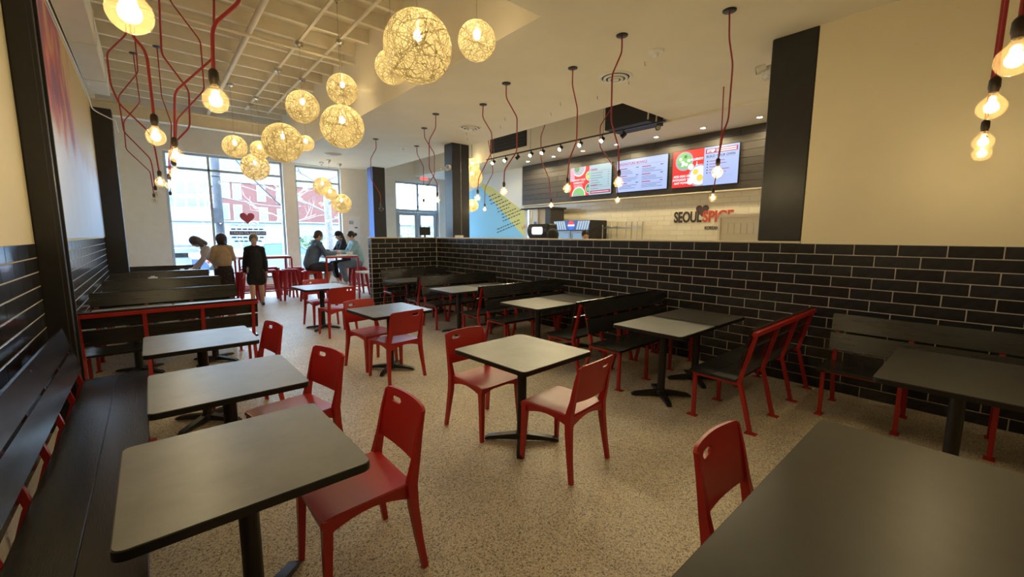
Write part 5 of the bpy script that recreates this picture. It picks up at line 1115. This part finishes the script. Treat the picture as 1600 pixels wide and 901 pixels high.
# bare tree
def tree(label, x, y, h, seed):
    t = thing('bare_tree', label, 'tree', (x, y, -.05)); rg = random.Random(seed); tk = MB(); br = MB()
    tk.tube([(0, 0, 0), (.03, .02, h*.25), (-.02, 0, h*.5), (.06, .02, h*.78), (.02, .03, h)], 0, 10, [.17, .14, .12, .075, .03])
    def grow(p, d, L, r, n):
        q = p+d*L*.5+Vector((0, 0, L*.03)); e = q+(d+Vector((rg.uniform(-.25, .25), rg.uniform(-.25, .25), rg.uniform(-.05, .25)))).normalized()*L*.5
        br.tube([p, q, e], 0, 6, [r, r*.75, r*.45])
        if n > 0:
            for _ in range(3):
                f = rg.uniform(.35, 1); s = p.lerp(e, f); dd = (d+Vector((rg.uniform(-.9, .9), rg.uniform(-.9, .9), rg.uniform(-.2, .7)))).normalized(); grow(s, dd, L*rg.uniform(.45, .65), r*.5, n-1)
    for k in range(13):
        z = h*(.36+.05*k); a = k*2.4; grow(Vector((.02, 0, z)), Vector((math.cos(a), math.sin(a)*.8, .35+.03*k)).normalized(), h*.30*(1.1-.05*k), .045, 2)
    tk.build('trunk', M['bark'], t); br.build('branches', M['bark'], t)
M['bark'] = pbr('grey_bark', (.22, .19, .18), .9, var=.2, vscale=12)
x, _ = prj(515, 380, 17.2); tree('bare street tree behind the narrow shop window', x, 17.2, 6.2, 4)
x, _ = prj(446, 330, 31.5); tree('bare tree in front of the brick house', x, 31.5, 6.5, 8)
# cars
def car(label, x, y, col, flip=1, L=4.5, suv=0, ry=0):
    t = thing('parked_car', label, 'car', (x, y, -.15), ry, 'cars parked on the street'); h = 1.0+.1*suv; roof = 1.45+.3*suv; W = .88; pm = pbr('car_paint', col, .25, coat=.6)
    side = [(-L/2, .35), (-L/2+.05, .72), (-L/2+.35, .86+.1*suv), (-L*.24, .95+.1*suv), (L*.24, .98+.1*suv), (L/2-.15, .9+.1*suv), (L/2, .68), (L/2, .35)]
    MB().patch([[(flip*a, -W+.06*(k == 0), b), (flip*a, W, b)] for k, (a, b) in enumerate(side)], (0, 0, 0)).build('tmp', pm, t)
    bpy.data.objects.remove(t.children[-1])
    sec = lambda w: [(flip*a, w, b) for a, b in side]
    G = [[Vector((p[0], -W*s, p[2]*(1-.04*(abs(s) == 1)))) for p in sec(1)] for s in (-1, -.94, 0, .94, 1)]
    bm = MB()
    for j in range(4):
        for i in range(len(side)-1): bm.add([G[j][i], G[j][i+1], G[j+1][i+1], G[j+1][i]], [(0, 1, 2, 3)])
    for j in (0, 4): bm.add(G[j], [tuple(range(len(side)))])
    bm.add([G[j][0] for j in range(5)]+[G[j][-1] for j in range(5)], [(0, 1, 6, 5), (1, 2, 7, 6), (2, 3, 8, 7), (3, 4, 9, 8)]); bm.build('body', pm, t, 25, True)
    cab = [(-L*.26, .94+.1*suv), (-L*.12, roof-.05), (0, roof), (L*.17, roof-.03), (L*(.33 if suv else .30), .97+.1*suv)]
    def cabin(w0, w1, sc):
        m = MB(); A = [(flip*a*sc, -(w0 if k in (0, 4) else w1), b) for k, (a, b) in enumerate(cab)]; B = [(p[0], -p[1], p[2]) for p in A]
        m.add(A, [tuple(range(5))]).add(B, [tuple(range(5))[::-1]])
        for k in range(4): m.add([A[k], A[k+1], B[k+1], B[k]], [(0, 1, 2, 3)])
        m.add([A[0], A[4], B[4], B[0]], [(0, 1, 2, 3)]); return m
    cabin(W-.05, W-.22, 1).build('windows', M['bglass'], t, 25)
    MB().prism([(flip*a, b) for a, b in ((-L*.12, roof-.06), (0, roof-.005), (L*.17, roof-.035), (L*.17, roof+.012), (0, roof+.035), (-L*.12, roof-.01))], -W+.2, W-.2, 'y').build('roof', pm, t, 25)
    for s in (-1, 1):
        for (a, b) in ((0, 1), (1, 2), (3, 4)): MB().bar((flip*cab[a][0], s*(W-.05 if a == 0 else W-.215), cab[a][1]), (flip*cab[b][0], s*(W-.05 if b == 4 else W-.215), cab[b][1]), .07, .05).build('pillar', pm, t)
        MB().bar((flip*.1, s*(W-.04), .98+.1*suv), (flip*.05, s*(W-.21), roof-.02), .07, .05).build('pillar', pm, t)
        for xx in (-L*.31, L*.31):
            wh = MB().cyl((xx, s*(W-.20), .33), (xx, s*(W+.01), .33), .33, n=24).build('wheel', M['black_matte'], t); MB().cyl((xx, s*(W+.01), .33), (xx, s*(W+.02), .33), .21, n=18).build('rim', M['steel'], wh)
    MB().bbox(flip*L/2-.06, flip*L/2+.03, -.75, -.45, .68, .80, .02).build('lamp', M['redlamp'], t); MB().bbox(flip*L/2-.06, flip*L/2+.03, .45, .75, .68, .80, .02).build('lamp', M['redlamp'], t)
M['redlamp'] = pbr('tail_lamp', (.5, .02, .02), .3)
def cx(px, Y): return prj(px, 400, Y)[0]
car('silver hatchback parked just outside the wide shop window', 4.3, 20.2, (.26, .28, .32), -1)
car('dark blue sedan parked outside the wide window near the pole', -.6, 20.3, (.05, .08, .18), 1)
car('light grey sedan parked outside the narrow shop window', 9.3, 20.2, (.28, .30, .34), -1)
car('white estate car beyond the silver hatchback', 3.6, 27.0, (.40, .42, .45), 1, 4.7, 1)
car('blue-grey car beyond the dark blue sedan', -2.2, 27.2, (.14, .18, .26), -1)
car('silver tall car beyond the light grey sedan', 9.2, 27.0, (.30, .33, .38), 1, 4.7, 1)
car('red car seen through the entrance door', 15.4, 27.0, (.40, .03, .04), 1)
car('white car seen through the entrance door', 14.4, 20.2, (.40, .42, .44), -1)
# bin on the sidewalk and hedge
x, _ = prj(281, 400, 16.2); bn = thing('street_bin', 'dark box bin with a flat lid on the sidewalk', 'bin', (x, 16.2, -.02)); MB().bbox(-.26, .26, -.24, .24, 0, .98, .02).build('body', M['alu'], bn); MB().prism([(-.42, 1.12), (.42, 1.12), (.5, 1.17), (.36, 1.26), (-.36, 1.26), (-.5, 1.17)], -.34, .34, 'y').build('lid', M['alu'], bn); MB().box(-.2, .2, -.2, .2, .98, 1.12).build('neck', M['black_matte'], bn)
for z in (.45, .62, .75): MB().box(-.12, .12, -.246, -.24, z, z+.03).build('notice', M['white'], bn)
lf = pbr('hedge_leaf', (.10, .16, .08), .8)
for px, Y, r, lab in ((505, 33, 1.6, 'low green hedge in front of the pale wall'), (640, 30, 2.6, 'round green bush seen through the entrance door')):
    x, _ = prj(px, 370, Y); hb = MB(); rg2 = random.Random(px)
    for k in range(900):
        a = rg2.uniform(0, 2*PI); z = rg2.uniform(0, 1); R = r*math.sqrt(1-(z-.3)**2*.9)*rg2.uniform(.75, 1); p = Vector((math.cos(a)*R*1.3, math.sin(a)*R*.6, z*r*1.1)); q = Vector((rg2.gauss(0, 1), rg2.gauss(0, 1), rg2.gauss(0, 1))).normalized()*.16; w_ = q.orthogonal().normalized()*.09
        hb.add([p-q, p+w_, p+q, p-w_], [(0, 1, 2, 3)])
    t = thing('hedge', lab, 'hedge', (x, Y, -.15)); o = hb.build('leaves', lf, t, 0); o['kind'] = 'stuff'; MB().tube([(0, 0, 0), (0, 0, r*.6)], .08).build('stem', M['bark'], t)
